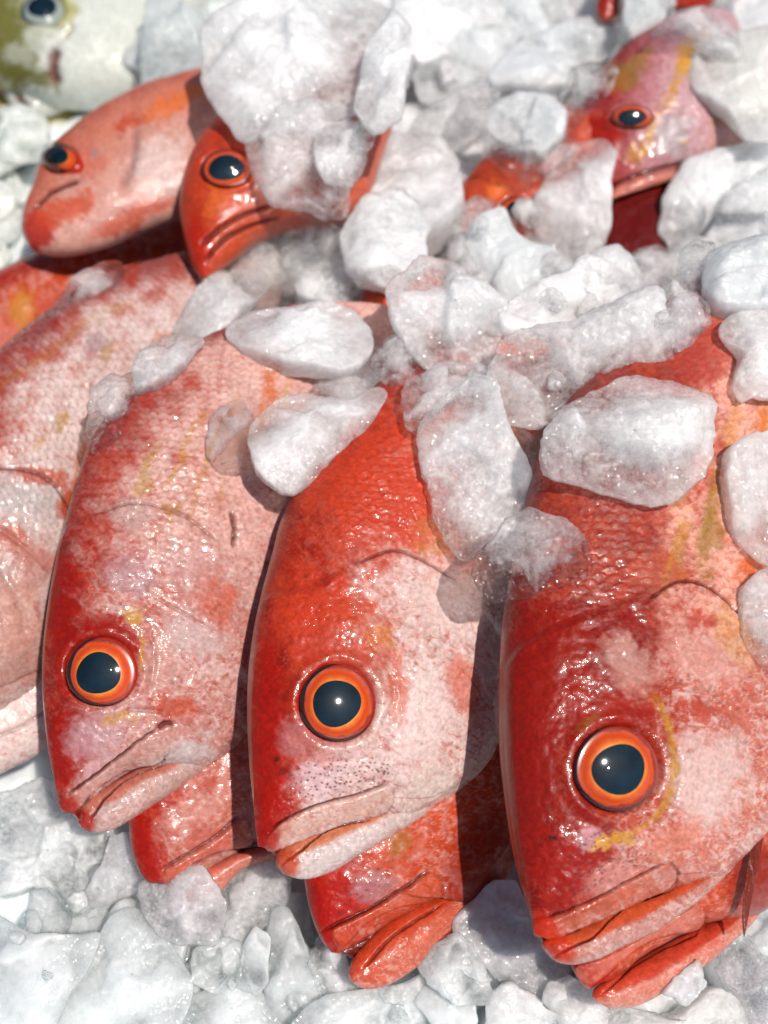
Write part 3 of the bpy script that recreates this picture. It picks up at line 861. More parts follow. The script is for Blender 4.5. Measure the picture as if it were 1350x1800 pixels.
make_fish(dict(name='red_snapper', label='bright red tail stub between ice at the top edge, next to a square ice plate', seed=81, res=(60, 50, 20),
    anchor=(1080, -10), z=.105, qr=(.5, 1.2), body=[(1058, 36, 1100, 34, 12), (1050, 5, 1118, 0, 30), (1060, -40, 1140, -40, 40), (1080, -90, 1170, -90, 40)]))
make_fish(dict(name='red_snapper', label='dark red piece of fish at the top edge above the pink and yellow head', seed=82, res=(60, 50, 20),
    anchor=(1215, -10), z=.105, qr=(.9, 1.6), body=[(1186, 14, 1240, 24, 12), (1170, -10, 1256, 0, 30), (1180, -60, 1270, -50, 40), (1200, -110, 1290, -100, 40)]))
make_fish(dict(name='red_snapper', label='dim red snapper flank behind the left body, under a clear ice sliver', seed=91, res=(140, 110, 30),
    anchor=(150, 500), z=.050, qr=(.25, .9), pal=(RED * .9, ORED, PINK), mottle=.5,
    body=[(-260, 640, -190, 900, 60), (-150, 556, -90, 800, 78), (0, 480, 40, 700, 84), (60, 450, 120, 630, 82), (150, 420, 210, 570, 76), (250, 390, 310, 520, 70), (340, 372, 390, 480, 64), (430, 350, 460, 440, 54)],
    blobs=[(60, 560, 60, 60, 0, ORED, .7), (40, 540, 22, 40, 20, YEL, .6), (10, 600, 40, 30, 0, PINK, .8), (60, 580, 14, 22, 0, YEL, .6)]))
make_fish(dict(name='red_snapper', label='snapper head with pale upturned chin, mouth to the left beside the green bream', seed=92, res=(180, 140, 34),
    anchor=(150, 310), z=.090, n=(.02, .38, .92), qr=(.10, .45), pal=(ORED * .95, np.array((.52, .19, .13)), np.array((.56, .32, .27))), mottle=.0, lump=.5,
    body=[(39, 392, 42, 418, 14), (45, 362, 62, 440, 28), (64, 314, 115, 446, 42), (90, 266, 180, 432, 50), (127, 230, 245, 404, 56), (172, 196, 305, 380, 58), (232, 164, 352, 356, 58), (302, 142, 392, 330, 58), (372, 122, 430, 300, 56), (450, 98, 480, 260, 72)],
    eye=(104, 279, 36, 21, .74), eye_n=(-.45, .45, .75),
    creases=[([(56, 366), (85, 340), (112, 326), (140, 318)], 4.5, 8), ([(215, 330), (235, 275), (240, 220)], 8, 5)],
    blobs=[(60, 410, 36, 44, 30, RED * 1.05, .9), (150, 280, 40, 30, -30, PINK, .6), (165, 268, 9, 9, 0, GREY * .6, .7), (110, 370, 60, 26, -25, ORED * 1.1, .8), (250, 350, 90, 22, -28, WPINK, .8), (230, 385, 80, 20, -25, ORED, .7), (300, 185, 60, 20, -25, ORANGE, .7), (225, 215, 30, 16, -20, ORED, .8), (280, 290, 60, 50, -30, WHITE * .95, .7)]))
make_fish(dict(name='red_snapper', label='snapper head with orange eye, nose down beneath the largest slab of ice', seed=93, res=(190, 140, 34),
    anchor=(400, 300), z=.102, n=(.20, .32, .92), qr=(.45, 1.0), pal=(np.array((.46, .050, .014)), np.array((.50, .095, .045)), np.array((.52, .17, .12))), mottle=.1, lump=.5,
    body=[(354, 490, 364, 490, 10), (335, 457, 402, 464, 30), (322, 410, 458, 422, 46), (316, 362, 520, 397, 60), (321, 312, 605, 388, 70), (338, 266, 645, 352, 76), (362, 230, 665, 300, 78), (395, 196, 685, 240, 76), (440, 160, 700, 190, 70), (500, 110, 720, 130, 60)],
    eye=(398, 297, 47, 31, .74), eye_n=(.12, .12, 1),
    creases=[([(350, 432), (385, 402), (430, 378), (480, 362)], 4, 7), ([(362, 460), (390, 425), (430, 402), (490, 385)], 4, 7)],
    blobs=[(346, 425, 22, 60, 0, RED * 1.2, .7), (480, 350, 60, 30, -20, PINK, .7), (380, 350, 20, 50, 15, ORANGE, .5), (400, 440, 40, 20, -40, ORED * 1.15, .7), (560, 375, 60, 20, 10, WPINK, .6)]))
make_fish(dict(name='red_snapper', label='snapper almost buried in ice, only a red brow and part of an eye in view', seed=94, res=(130, 100, 30),
    anchor=(890, 350), z=.080, n=(.15, .25, .95), qr=(.5, 1.2), pal=(ORED * .9, ORED, PINK), mottle=.3,
    body=[(795, 450, 830, 478, 18), (792, 400, 910, 465, 40), (802, 345, 990, 435, 56), (832, 298, 1030, 380, 64), (880, 255, 1060, 320, 66), (940, 210, 1090, 250, 60)],
    eye=(909, 370, 32, 20, .8), eye_n=(.1, .25, .96),
    blobs=[(868, 335, 12, 16, 30, ORANGE * 1.0, .9), (808, 372, 14, 22, 20, RED, .9)]))
make_fish(dict(name='pink_bream', label='open-mouthed pink and lilac fish with yellow streaks amid the ice', seed=95, res=(200, 160, 34), group='fish with yellow marks',
    anchor=(1120, 210), z=.092, n=(.08, .34, .93), qr=(.16, .5), pal=(RED * .9, np.array((.42, .17, .20)), np.array((.52, .33, .37))), mottle=.4,
    body=[(1070, 352, 1235, 292, 14), (1052, 338, 1268, 286, 40), (1026, 296, 1310, 278, 60), (1003, 244, 1335, 262, 76), (1008, 200, 1325, 215, 84), (1036, 158, 1318, 165, 84), (1066, 116, 1308, 118, 80), (1100, 84, 1300, 80, 70), (1150, 58, 1295, 52, 56)],
    inner=[(1040, 330, 1250, 280, 30), (1052, 380, 1230, 340, 34), (1058, 430, 1210, 420, 34), (1075, 480, 1190, 475, 25)], inner_col=(.11, .004, .003), inner_back=34,
    eye=(1110, 207, 38, 25, .60), eye_n=(.02, -.1, 1),
    raised=[([(1064, 350), (1090, 328), (1150, 304), (1235, 284), (1240, 306), (1170, 332), (1110, 352), (1070, 374)], 13, 6)],
    creases=[([(1062, 342), (1090, 322), (1150, 300), (1240, 280)], 4, 7)],
    blobs=[(1050, 250, 40, 50, 0, RED * 1.0, .8), (1180, 240, 40, 45, 20, GREY * .8, .7), (1100, 130, 40, 26, -20, OLIVE, .7), (1150, 325, 120, 24, -18, np.array((.62, .25, .19)), .95), (1290, 250, 60, 40, 0, WPINK, .6), (1220, 90, 40, 26, -40, YEL, .7)],
    lines=[([(1255, 60), (1235, 85), (1205, 110), (1195, 135), (1180, 170), (1165, 195)], 13, YEL * 1.1, .95), ([(1165, 190), (1150, 215), (1140, 240), (1128, 268), (1118, 290)], 8, YEL, .9), ([(1118, 248), (1108, 270), (1104, 284)], 6, YEL, .9), ([(1255, 210), (1258, 214)], 12, YEL, .9), ([(1203, 245), (1204, 254)], 10, YEL, .9), ([(1225, 285), (1270, 272), (1300, 262)], 7, YEL * 1.1, .9), ([(1150, 80), (1135, 95), (1110, 115)], 10, OLIVE * 1.3, .7)]))
make_fish(dict(name='red_snapper', label='strip of orange-pink snapper flank showing in a gap above the middle snapper', seed=97, res=(80, 60, 20),
    anchor=(680, 590), z=.070, qr=(.1, .8), pal=(ORED, ORED * 1.1, PINK), mottle=.4,
    body=[(600, 700, 660, 740, 20), (600, 640, 720, 690, 40), (615, 570, 760, 630, 50), (640, 510, 790, 570, 55), (680, 450, 820, 510, 50)]))
# --- the front row, left to right
make_fish(dict(name='red_snapper', gain=.86, label='pink and silver snapper body cut off by the left edge, head out of view', seed=3, res=(420, 240, 40),
    anchor=(60, 900), z=.056, qr=(.26, .42), pal=(RED * .95, PINK * .95, np.array((.52, .365, .335))), mottle=.8,
    body=[(-300, 1180, -250, 1320, 50), (-262, 1050, -120, 1298, 80), (-225, 940, 6, 1258, 104), (-185, 850, 92, 1188, 116), (-130, 760, 130, 1085, 124), (-70, 680, 152, 985, 126), (0, 618, 182, 885, 122), (60, 567, 232, 795, 116), (122, 524, 302, 722, 108), (200, 486, 382, 652, 98), (280, 462, 452, 592, 88), (360, 440, 505, 540, 78), (440, 418, 550, 490, 66)],
    scales=(.40, 18, 5.6), scale_hi=(.74, .61, .58), scale_lo=(.52, .20, .15),
    raised=[([(-200, 830), (-60, 818), (20, 826), (80, 845), (118, 890), (122, 960), (100, 1060), (92, 1180), (0, 1260), (-200, 1300)], 9, 5)],
    creases=[([(-20, 825), (40, 828), (85, 845), (120, 895)], 4, 6), ([(-10, 925), (30, 955), (90, 1010)], 4, 4), ([(-20, 1215), (40, 1190), (95, 1160)], 3, 4), ([(0, 1000), (30, 1060), (40, 1120)], 9, 4)],
    blobs=[(30, 880, 90, 40, 15, np.array((0.508, 0.451, 0.443)), .8), (80, 840, 60, 16, 10, ORED, .7), (128, 880, 26, 40, 30, ORED, .9), (40, 960, 80, 22, 35, PINK, .8), (20, 1090, 80, 70, 0, np.array((0.607, 0.312, 0.246)), .6), (60, 1000, 40, 50, 0, WPINK, .6), (40, 1180, 80, 30, -20, WPINK * .92, .7), (170, 605, 18, 30, 30, LILAC * .8, .6), (185, 620, 10, 20, 30, OLIVE * 1.3, .5), (110, 740, 12, 20, 30, OLIVE * 1.5, .6), (70, 780, 10, 14, 30, YEL, .5)],
    lines=[([(-60, 700), (60, 640), (160, 560), (260, 520)], 10, OLIVE * 1.6, .25), ([(286, 575), (272, 620), (245, 665), (222, 700), (205, 728)], 15, np.array((.56, .17, .045)), .85), ([(160, 740), (148, 800), (134, 860), (124, 900)], 12, np.array((.50, .10, .02)), .8)],
    fins=[])) 
make_fish(dict(name='red_snapper', wrinkle=1, gain=.90, label='whole left snapper head with a dark slit behind its mouth, chin over the ice', seed=5, res=(600, 280, 50),
    anchor=(179, 1181), z=.062, qr=(.17, .34), pal=(RED, np.array((0.470, 0.135, 0.100)), np.array((.54, .27, .24))), mottle=.9,
    body=[(117, 1425, 128, 1429, 6), (102, 1395, 168, 1393, 24), (91, 1345, 232, 1352, 44), (82, 1290, 300, 1346, 64), (75, 1215, 376, 1344, 82), (76, 1140, 437, 1292, 97), (85, 1060, 482, 1216, 107), (99, 980, 522, 1122, 113), (117, 905, 562, 1020, 116), (140, 825, 596, 916, 115), (170, 755, 628, 822, 112), (220, 695, 655, 742, 108), (290, 635, 676, 672, 104), (362, 598, 700, 620, 98), (452, 560, 730, 570, 90)],
    jaw=[(138, 1446, 143, 1455, 7), (145, 1412, 162, 1463, 20), (185, 1383, 197, 1459, 31), (235, 1354, 248, 1430, 40), (285, 1334, 302, 1395, 42), (340, 1312, 352, 1362, 32), (390, 1288, 397, 1330, 14), (430, 1265, 434, 1295, 6)],
    inner=[(122, 1420, 140, 1440, 6), (150, 1398, 160, 1420, 12), (220, 1355, 225, 1375, 16), (280, 1335, 285, 1345, 10)], inner_col=(.20, .012, .006), inner_back=8,
    lip=np.array((0.508, 0.164, 0.115)), jaw_col=np.array((0.541, 0.361, 0.328)), max_col=np.array((0.541, 0.312, 0.271)),
    eye=(179, 1181, 65, 38, .98), pupil_at=(174, 1184),
    raised=[([(106, 1408), (150, 1371), (200, 1336), (250, 1301), (284, 1290), (296, 1305), (294, 1328), (268, 1340), (230, 1349), (190, 1372), (160, 1392), (128, 1424)], 3.2, 3.5),
            ([(300, 1010), (380, 1000), (430, 980), (470, 1010), (490, 1080), (440, 1200), (400, 1130), (330, 1082), (255, 1040)], 4, 12),
            ([(170, 905), (250, 885), (345, 930), (405, 985), (440, 1100), (500, 1140), (480, 1200), (300, 1400), (60, 1400), (80, 1000)], 5, 8)],
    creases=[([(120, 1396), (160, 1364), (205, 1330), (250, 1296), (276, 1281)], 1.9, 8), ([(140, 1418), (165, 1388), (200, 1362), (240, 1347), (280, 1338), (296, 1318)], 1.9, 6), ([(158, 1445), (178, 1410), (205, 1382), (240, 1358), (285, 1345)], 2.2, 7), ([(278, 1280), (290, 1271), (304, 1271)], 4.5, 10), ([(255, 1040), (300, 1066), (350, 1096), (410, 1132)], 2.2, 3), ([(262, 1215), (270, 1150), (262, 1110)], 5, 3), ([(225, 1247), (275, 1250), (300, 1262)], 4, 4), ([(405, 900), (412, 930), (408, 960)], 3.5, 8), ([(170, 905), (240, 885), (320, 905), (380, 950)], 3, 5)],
    scales=(.47, 18, 5.4), scale_hi=(.68, .44, .39), scale_lo=(.52, .11, .07),
    blobs=[(115, 1120, 34, 150, -4, RED * .95, .9), (205, 1120, 64, 40, 30, RED * .95, .85), (120, 1330, 50, 60, -20, RED, .8), (165, 1290, 60, 40, -30, np.array((0.508, 0.312, 0.344)), .75), (180, 1350, 60, 24, -32, np.array((0.558, 0.344, 0.361)), .75), (300, 1240, 40, 26, 20, ORED, .8), (285, 1170, 40, 60, 0, WPINK, .7), (340, 1120, 60, 40, 30, np.array((0.590, 0.451, 0.443)), .7), (380, 1050, 40, 60, -20, ORED * 1.1, .6), (230, 1010, 50, 40, 0, LILAC * 1.15, .6), (330, 1000, 60, 40, 20, np.array((0.541, 0.328, 0.312)), .5), (235, 1085, 22, 16, 20, YEL, .8), (252, 1150, 8, 36, 0, YEL * 1.05, .6), (205, 1262, 36, 10, -18, YEL * 1.1, .6), (320, 1330, 60, 30, -30, np.array((0.574, 0.508, 0.508)), .7), (230, 900, 40, 30, 0, np.array((0.574, 0.476, 0.459)), .5), (200, 1400, 90, 18, -30, np.array((0.541, 0.459, 0.443)), .8), (560, 720, 70, 40, 0, WPINK, .7), (260, 830, 14, 60, 20, OLIVE * 1.6, .5), (320, 800, 8, 80, 25, YEL * .9, .5), (300, 900, 14, 20, 0, YEL * .8, .5)],
    lines=[([(330, 930), (350, 850), (380, 770), (420, 690)], 7, YEL * .9, .55), ([(380, 900), (400, 820), (440, 740)], 6, YEL * .9, .45), ([(478, 630), (476, 680), (462, 735), (442, 790), (425, 830)], 17, np.array((.56, .17, .045)), .9), ([(520, 640), (505, 680), (490, 730)], 6, YEL, .6)],
    tips=[(118, 1420, 30, RED), (148, 1445, 24, RED * 1.1)],
    fins=[]))
make_fish(dict(name='red_snapper', wrinkle=1, label='middle snapper with red crown, white cheek and speckled snout', seed=7, res=(640, 290, 50),
    anchor=(593, 1237), z=.062, qr=(.30, .44), pal=(np.array((0.360, 0.024, 0.007)), np.array((.50, .18, .13)), np.array((.62, .46, .435))), mottle=.95,
    body=[(458, 1487, 469, 1490, 7), (451, 1450, 508, 1483, 25), (446, 1400, 562, 1461, 45), (441, 1340, 642, 1442, 66), (438, 1270, 722, 1433, 87), (439, 1190, 801, 1393, 103), (448, 1110, 862, 1326, 114), (463, 1040, 889, 1216, 121), (482, 970, 906, 1100, 126), (500, 905, 926, 990, 129), (535, 830, 952, 880, 129), (585, 755, 972, 790, 127), (645, 690, 1002, 710, 122), (705, 640, 1022, 640, 114), (770, 585, 1052, 572, 102)],
    jaw=[(486, 1511, 488, 1523, 8), (492, 1491, 504, 1538, 21), (520, 1470, 536, 1545, 33), (570, 1447, 586, 1531, 43), (630, 1423, 646, 1494, 50), (690, 1394, 706, 1459, 44), (760, 1360, 766, 1418, 28), (820, 1312, 823, 1368, 10)],
    inner=[(462, 1482, 486, 1500, 6), (510, 1464, 516, 1490, 14), (580, 1440, 585, 1455, 16), (660, 1420, 662, 1432, 8)], inner_col=(.15, .010, .005), inner_back=8,
    lip=np.array((0.525, 0.180, 0.074)), jaw_col=np.array((0.574, 0.476, 0.459)), max_col=np.array((0.558, 0.328, 0.262)),
    eye=(594, 1236, 70, 41, 1.02), pupil_at=(590, 1237),
    raised=[([(470, 1470), (500, 1443), (560, 1417), (620, 1401), (660, 1386), (678, 1378), (689, 1398), (686, 1418), (660, 1431), (610, 1440), (560, 1459), (520, 1474), (488, 1488), (470, 1486)], 3.2, 3.5),
            ([(560, 1030), (640, 985), (700, 968), (760, 1000), (830, 1050), (890, 1150), (870, 1300), (700, 1440), (440, 1500), (430, 1100)], 6, 9)],
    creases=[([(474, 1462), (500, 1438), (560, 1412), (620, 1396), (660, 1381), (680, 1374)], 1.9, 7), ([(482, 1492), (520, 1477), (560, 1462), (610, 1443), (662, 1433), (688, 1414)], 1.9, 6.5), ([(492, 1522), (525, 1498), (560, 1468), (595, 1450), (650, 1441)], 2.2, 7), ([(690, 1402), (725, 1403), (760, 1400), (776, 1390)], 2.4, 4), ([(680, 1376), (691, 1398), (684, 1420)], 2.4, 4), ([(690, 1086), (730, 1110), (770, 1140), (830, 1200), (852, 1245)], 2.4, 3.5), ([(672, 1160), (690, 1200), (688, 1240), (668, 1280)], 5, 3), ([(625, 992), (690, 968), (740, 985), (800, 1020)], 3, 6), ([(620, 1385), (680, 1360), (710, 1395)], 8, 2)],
    scales=(.56, 19, 4.2), scale_hi=(.66, .16, .09), scale_lo=(.42, .035, .014),
    blobs=[(470, 1270, 34, 190, 2, RED, .95), (480, 1420, 44, 66, 20, RED * 1.05, .9), (560, 1080, 90, 80, 0, np.array((0.520, 0.050, 0.016)), .8), (610, 1140, 74, 40, 10, np.array((0.450, 0.060, 0.030)), .8), (680, 870, 160, 120, 20, np.array((0.500, 0.050, 0.016)), .9), (520, 1300, 34, 40, 0, np.array((0.451, 0.180, 0.180)), .7), (570, 1360, 60, 40, -20, np.array((0.607, 0.426, 0.443)), .8), (560, 1335, 46, 12, 0, ORED, .4), (740, 1260, 50, 100, 10, WHITE * 1.02, .75), (770, 1050, 70, 50, 30, np.array((0.623, 0.476, 0.443)), .6), (700, 1210, 20, 60, 0, ORED * 1.15, .55), (815, 1210, 26, 60, -20, ORED * 1.15, .6), (640, 1090, 60, 40, 20, ORED, .5), (760, 1380, 60, 30, -30, np.array((0.607, 0.508, 0.459)), .7), (780, 940, 60, 30, 20, np.array((0.508, 0.180, 0.082)), .7), (760, 965, 40, 10, 10, YEL, .3), (600, 1500, 90, 30, -26, np.array((0.590, 0.508, 0.508)), .85), (670, 1120, 30, 20, 0, YEL, .3)],
    tips=[(460, 1480, 36, RED), (496, 1518, 34, ORED)],
    patches=[([(480, 1330), (486, 1328), (491, 1334), (487, 1339), (481, 1338)], MAROON, .9, 1.5)],
    specks=[[(505, 1440), (500, 1380), (520, 1340), (600, 1325), (690, 1330), (680, 1370), (600, 1398)]]))
make_fish(dict(name='red_snapper', wrinkle=1, label='right-hand snapper with yellow arc behind its eye and long red forehead', seed=9, res=(680, 300, 50),
    anchor=(1083, 1352), z=.065, qr=(.36, .56), pal=(np.array((0.240, 0.008, 0.002)), np.array((0.430, 0.075, 0.040)), np.array((.52, .185, .14))), mottle=.9,
    body=[(946, 1642, 958, 1646, 7), (934, 1600, 1012, 1629, 28), (920, 1550, 1092, 1590, 52), (906, 1485, 1172, 1560, 75), (896, 1410, 1250, 1543, 95), (888, 1330, 1312, 1494, 111), (885, 1250, 1366, 1420, 123), (887, 1160, 1400, 1320, 130), (893, 1080, 1430, 1210, 136), (907, 1010, 1455, 1100, 138), (922, 935, 1475, 1000, 138), (935, 860, 1490, 900, 137), (955, 790, 1510, 800, 134), (990, 715, 1530, 700, 130), (1050, 640, 1545, 610, 122), (1130, 560, 1560, 530, 112), (1220, 490, 1580, 450, 100)],
    jaw=[(955, 1656, 958, 1669, 8), (965, 1647, 986, 1693, 22), (1010, 1630, 1031, 1692, 36), (1070, 1598, 1091, 1666, 47), (1130, 1568, 1151, 1633, 52), (1190, 1540, 1209, 1592, 45), (1250, 1516, 1263, 1546, 22), (1300, 1480, 1306, 1508, 8)],
    inner=[(948, 1640, 958, 1656, 6), (1000, 1622, 1006, 1645, 12), (1080, 1585, 1084, 1605, 14), (1150, 1555, 1152, 1565, 8)], inner_col=(.12, .008, .004), inner_back=8,
    lip=np.array((0.550, 0.090, 0.020)), jaw_col=np.array((0.459, 0.221, 0.193)), max_col=np.array((0.459, 0.107, 0.053)),
    eye=(1083, 1352, 78, 45, 1.01),
    raised=[([(938, 1625), (985, 1608), (1050, 1577), (1120, 1542), (1170, 1516), (1186, 1530), (1182, 1551), (1165, 1561), (1100, 1586), (1050, 1610), (1000, 1634), (952, 1644)], 3.2, 3.5),
            ([(1120, 1050), (1180, 1025), (1250, 1040), (1320, 1110), (1380, 1200), (1360, 1400), (1200, 1560), (880, 1660), (870, 1200)], 7, 9)],
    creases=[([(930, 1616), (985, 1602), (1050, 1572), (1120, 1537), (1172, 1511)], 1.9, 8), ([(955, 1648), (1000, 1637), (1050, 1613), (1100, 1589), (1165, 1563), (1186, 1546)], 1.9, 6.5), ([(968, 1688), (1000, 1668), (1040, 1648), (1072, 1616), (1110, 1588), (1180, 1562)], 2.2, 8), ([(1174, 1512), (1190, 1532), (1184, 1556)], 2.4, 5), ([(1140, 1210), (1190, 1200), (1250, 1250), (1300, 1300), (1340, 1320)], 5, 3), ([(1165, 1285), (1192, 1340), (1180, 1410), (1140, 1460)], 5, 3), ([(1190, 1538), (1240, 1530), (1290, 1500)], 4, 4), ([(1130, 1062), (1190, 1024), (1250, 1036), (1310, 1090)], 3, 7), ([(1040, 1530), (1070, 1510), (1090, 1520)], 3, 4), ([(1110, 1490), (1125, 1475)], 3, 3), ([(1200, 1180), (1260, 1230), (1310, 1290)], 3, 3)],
    scales=(.46, 22, 5.0), scale_hi=(.80, .44, .34), scale_lo=(.40, .05, .022),
    blobs=[(925, 1300, 60, 260, 0, np.array((0.250, 0.008, 0.003)), .95), (980, 1180, 90, 130, 0, np.array((0.270, 0.010, 0.003)), .9), (1010, 1520, 80, 90, 10, np.array((0.300, 0.009, 0.003)), .9), (1060, 1250, 90, 34, 10, np.array((0.300, 0.016, 0.006)), .9), (1110, 1160, 60, 46, 40, np.array((0.541, 0.328, 0.279)), .65), (1240, 1150, 80, 60, 30, np.array((0.607, 0.344, 0.295)), .7), (1230, 1090, 26, 20, 0, RED * 1.2, .7), (1290, 1120, 30, 60, -30, YEL, .35), (1040, 1475, 30, 22, 0, np.array((0.541, 0.295, 0.328)), .8), (1075, 1478, 44, 13, -18, YEL * 1.1, .8), (1080, 1540, 60, 30, -25, np.array((0.558, 0.246, 0.221)), .8), (1240, 1370, 70, 90, 0, np.array((.66, .50, .47)), .8), (1290, 1330, 40, 50, 0, np.array((0.590, 0.410, 0.385)), .6), (1180, 1480, 60, 30, -30, np.array((0.590, 0.246, 0.180)), .6), (1090, 1650, 80, 16, -26, np.array((0.508, 0.295, 0.271)), .8), (1165, 1535, 20, 14, -30, np.array((0.574, 0.459, 0.443)), .8), (1200, 960, 12, 60, 10, YEL * .9, .5), (1250, 930, 22, 90, 10, OLIVE, .65), (1190, 870, 12, 40, 10, OLIVE, .4), (1290, 760, 20, 60, 10, YEL, .4), (1150, 1000, 50, 40, 0, np.array((0.476, 0.115, 0.066)), .6), (1230, 620, 70, 60, 0, np.array((0.420, 0.060, 0.040)), .7)],
    lines=[([(1140, 1215), (1160, 1240), (1176, 1280), (1184, 1330), (1178, 1390), (1150, 1440), (1110, 1466), (1070, 1482)], 8, YEL * .95, .8), ([(1012, 1290), (1030, 1270), (1060, 1255)], 8, OLIVE, .5), ([(1165, 1050), (1180, 980), (1200, 900)], 7, YEL * .9, .5), ([(1300, 980), (1325, 1010), (1340, 1050)], 26, np.array((.55, .11, .015)), .85), ([(1350, 690), (1345, 740), (1340, 780)], 18, np.array((.58, .20, .02)), .8), ([(1260, 800), (1250, 880), (1235, 960)], 9, OLIVE, .6)],
    tips=[(948, 1636, 40, np.array((0.500, 0.030, 0.010))), (975, 1672, 40, np.array((0.520, 0.045, 0.014)))],
    patches=[([(963, 1471), (969, 1469), (977, 1473), (978, 1478), (970, 1478)], (.05, .006, .004), .95, 1.5)],
    specks=[[(985, 1600), (1010, 1540), (1010, 1470), (1060, 1455), (1110, 1480), (1150, 1500), (1100, 1535), (1050, 1565)]],
    fins=[]))
# -- on the fish in the middle and at the left
ice('long oval sliver of clear ice lying on the dim snapper flank', [(100, 530), (130, 492), (178, 462), (208, 460), (219, 478), (200, 502), (150, 528), (90, 558)], 30, .34, PK, rough=.5)
ice('pinkish clear ice chip wedged between the two left snapper bodies', [(155, 722), (165, 690), (200, 668), (240, 660), (245, 682), (230, 722), (214, 762), (190, 786), (165, 790), (154, 760)], 40, .22, PK)
ice('pale melting ice lump below the nose-down snapper, left half', [(310, 585), (330, 540), (370, 497), (430, 475), (472, 490), (452, 530), (412, 566), (372, 602), (332, 612)], 55, .5, PK)
ice('small pale ice lump with a bright bead, left of the long oval piece', [(240, 690), (236, 655), (268, 602), (320, 590), (352, 602), (322, 642), (272, 680)], 45, .48, PK)
ice('dull reddish clear ice wedge under the chin of the nose-down snapper', [(412, 470), (450, 430), (520, 402), (592, 396), (604, 430), (562, 482), (520, 512), (460, 522), (420, 502)], 55, .22, PK, n=(0, .3, .95))
ice('clear ragged ice behind the grey oval piece, reaching up to the right', [(535, 710), (570, 662), (630, 640), (660, 652), (670, 700), (640, 735), (600, 750)], 55, .34, PK)
ice('smooth grey-pink oval ice with a ragged right edge, on the left snapper', [(447, 790), (455, 750), (490, 715), (540, 700), (600, 712), (650, 690), (668, 700), (648, 740), (612, 790), (580, 812), (552, 842), (525, 862), (498, 858), (465, 832)], 60, .62, PK, n=(.1, .3, .95), rough=.8)
ice('thin clear chip of ice stuck flat on the left snapper back', [(365, 780), (370, 742), (392, 720), (430, 702), (450, 720), (444, 780), (430, 812), (395, 820), (372, 806)], 24, .22, WH, rough=.7)
ice('round ice lump resting on top of the long oval piece', [(520, 500), (545, 475), (582, 462), (612, 480), (640, 500), (615, 532), (600, 552), (570, 556), (550, 535), (525, 526)], 55, .62, WH)
ice('long white oval ice piece with a grey fleck at its left tip', [(406, 590), (420, 566), (450, 551), (500, 545), (560, 540), (602, 546), (640, 580), (648, 612), (630, 640), (590, 655), (540, 650), (480, 634), (430, 614)], 70, .72, WH, n=(.05, .4, .9), rough=.7)
ice('mauve clear ice in the gap between the two front left snapper backs', [(655, 640), (668, 606), (704, 596), (732, 620), (742, 664), (704, 676), (672, 668)], 40, .36, PK)
# -- upper heap
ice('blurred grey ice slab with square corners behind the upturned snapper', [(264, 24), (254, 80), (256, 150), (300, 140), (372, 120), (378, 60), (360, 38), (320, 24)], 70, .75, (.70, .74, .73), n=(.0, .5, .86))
ice('top part of the biggest ice slab, bright white with frosty bubbles', [(376, 64), (373, 120), (384, 170), (408, 205), (436, 244), (480, 225), (540, 210), (600, 205), (632, 190), (652, 120), (694, 60), (660, 15), (560, 6), (450, 28)], 110, .74, WH, n=(.02, .38, .92))
ice('clear pinkish lower lobe of the biggest slab, over the orange-eyed head', [(425, 205), (446, 262), (462, 326), (486, 352), (540, 362), (600, 386), (614, 352), (604, 330), (636, 296), (638, 262), (622, 212), (570, 192), (500, 196)], 75, .42, PK, n=(.05, .3, .95))
ice('rounded knob of ice at the lower right corner of the biggest slab', [(560, 235), (610, 215), (640, 240), (640, 280), (615, 325), (585, 318), (560, 290)], 45, .58, PK, n=(.1, .3, .95))
ice('upright white ice wedge to the right of the biggest slab', [(690, 30), (642, 120), (626, 192), (660, 226), (702, 202), (714, 132), (722, 60)], 90, .76, WH)
ice('flat white ice sheet at the top edge with a tiny grey fleck', [(700, -6), (690, 42), (720, 92), (738, 120), (800, 96), (862, 84), (888, 60), (870, 18), (850, -8)], 80, .84, WH)
ice('bright white ice block with a pointed lower side at the top edge', [(858, -8), (868, 30), (884, 62), (922, 76), (960, 60), (984, 22), (986, -8)], 80, .92, (.84, .86, .86))
ice('white slanting ice bar below the flat top sheet', [(732, 130), (744, 172), (780, 184), (840, 152), (884, 112), (904, 86), (852, 74), (782, 86)], 80, .88, (.83, .85, .85))
ice('wide white ice block with a toothed lower edge, left of the pink fish', [(858, 150), (880, 162), (960, 164), (1002, 156), (1042, 112), (1080, 80), (1076, 50), (1020, 38), (950, 70), (900, 102)], 80, .86, (.80, .82, .83))
ice('grey frosted ice slab tilted in the shade of the white bar', [(726, 226), (750, 252), (800, 266), (832, 246), (860, 226), (856, 190), (840, 154), (790, 180), (748, 202)], 70, .48, PK)
ice('glassy pink ice piece with a rounded tip beside the pink fish brow', [(985, 172), (1000, 132), (1030, 114), (1066, 116), (1080, 140), (1062, 176), (1030, 202), (1006, 232), (988, 240)], 60, .26, PK)
ice('clear wet ice under the round white lump, over the buried orange brow', [(854, 240), (860, 272), (890, 292), (926, 316), (962, 306), (1002, 270), (1012, 240), (985, 246), (945, 262), (890, 256)], 50, .28, PK)
ice('round white ice lump with sparkling top above the buried orange brow', [(858, 206), (865, 236), (890, 260), (945, 272), (986, 246), (992, 206), (962, 180), (910, 174), (876, 186)], 75, .8, (.82, .84, .84), rough=.7)
ice('big smooth pinkish ice slab leaning at the open mouth', [(946, 356), (962, 314), (1012, 266), (1060, 254), (1078, 290), (1068, 340), (1070, 380), (1060, 432), (1040, 446), (1000, 456), (968, 436), (946, 398)], 75, .52, PK, n=(-.1, .2, .97), rough=.6)
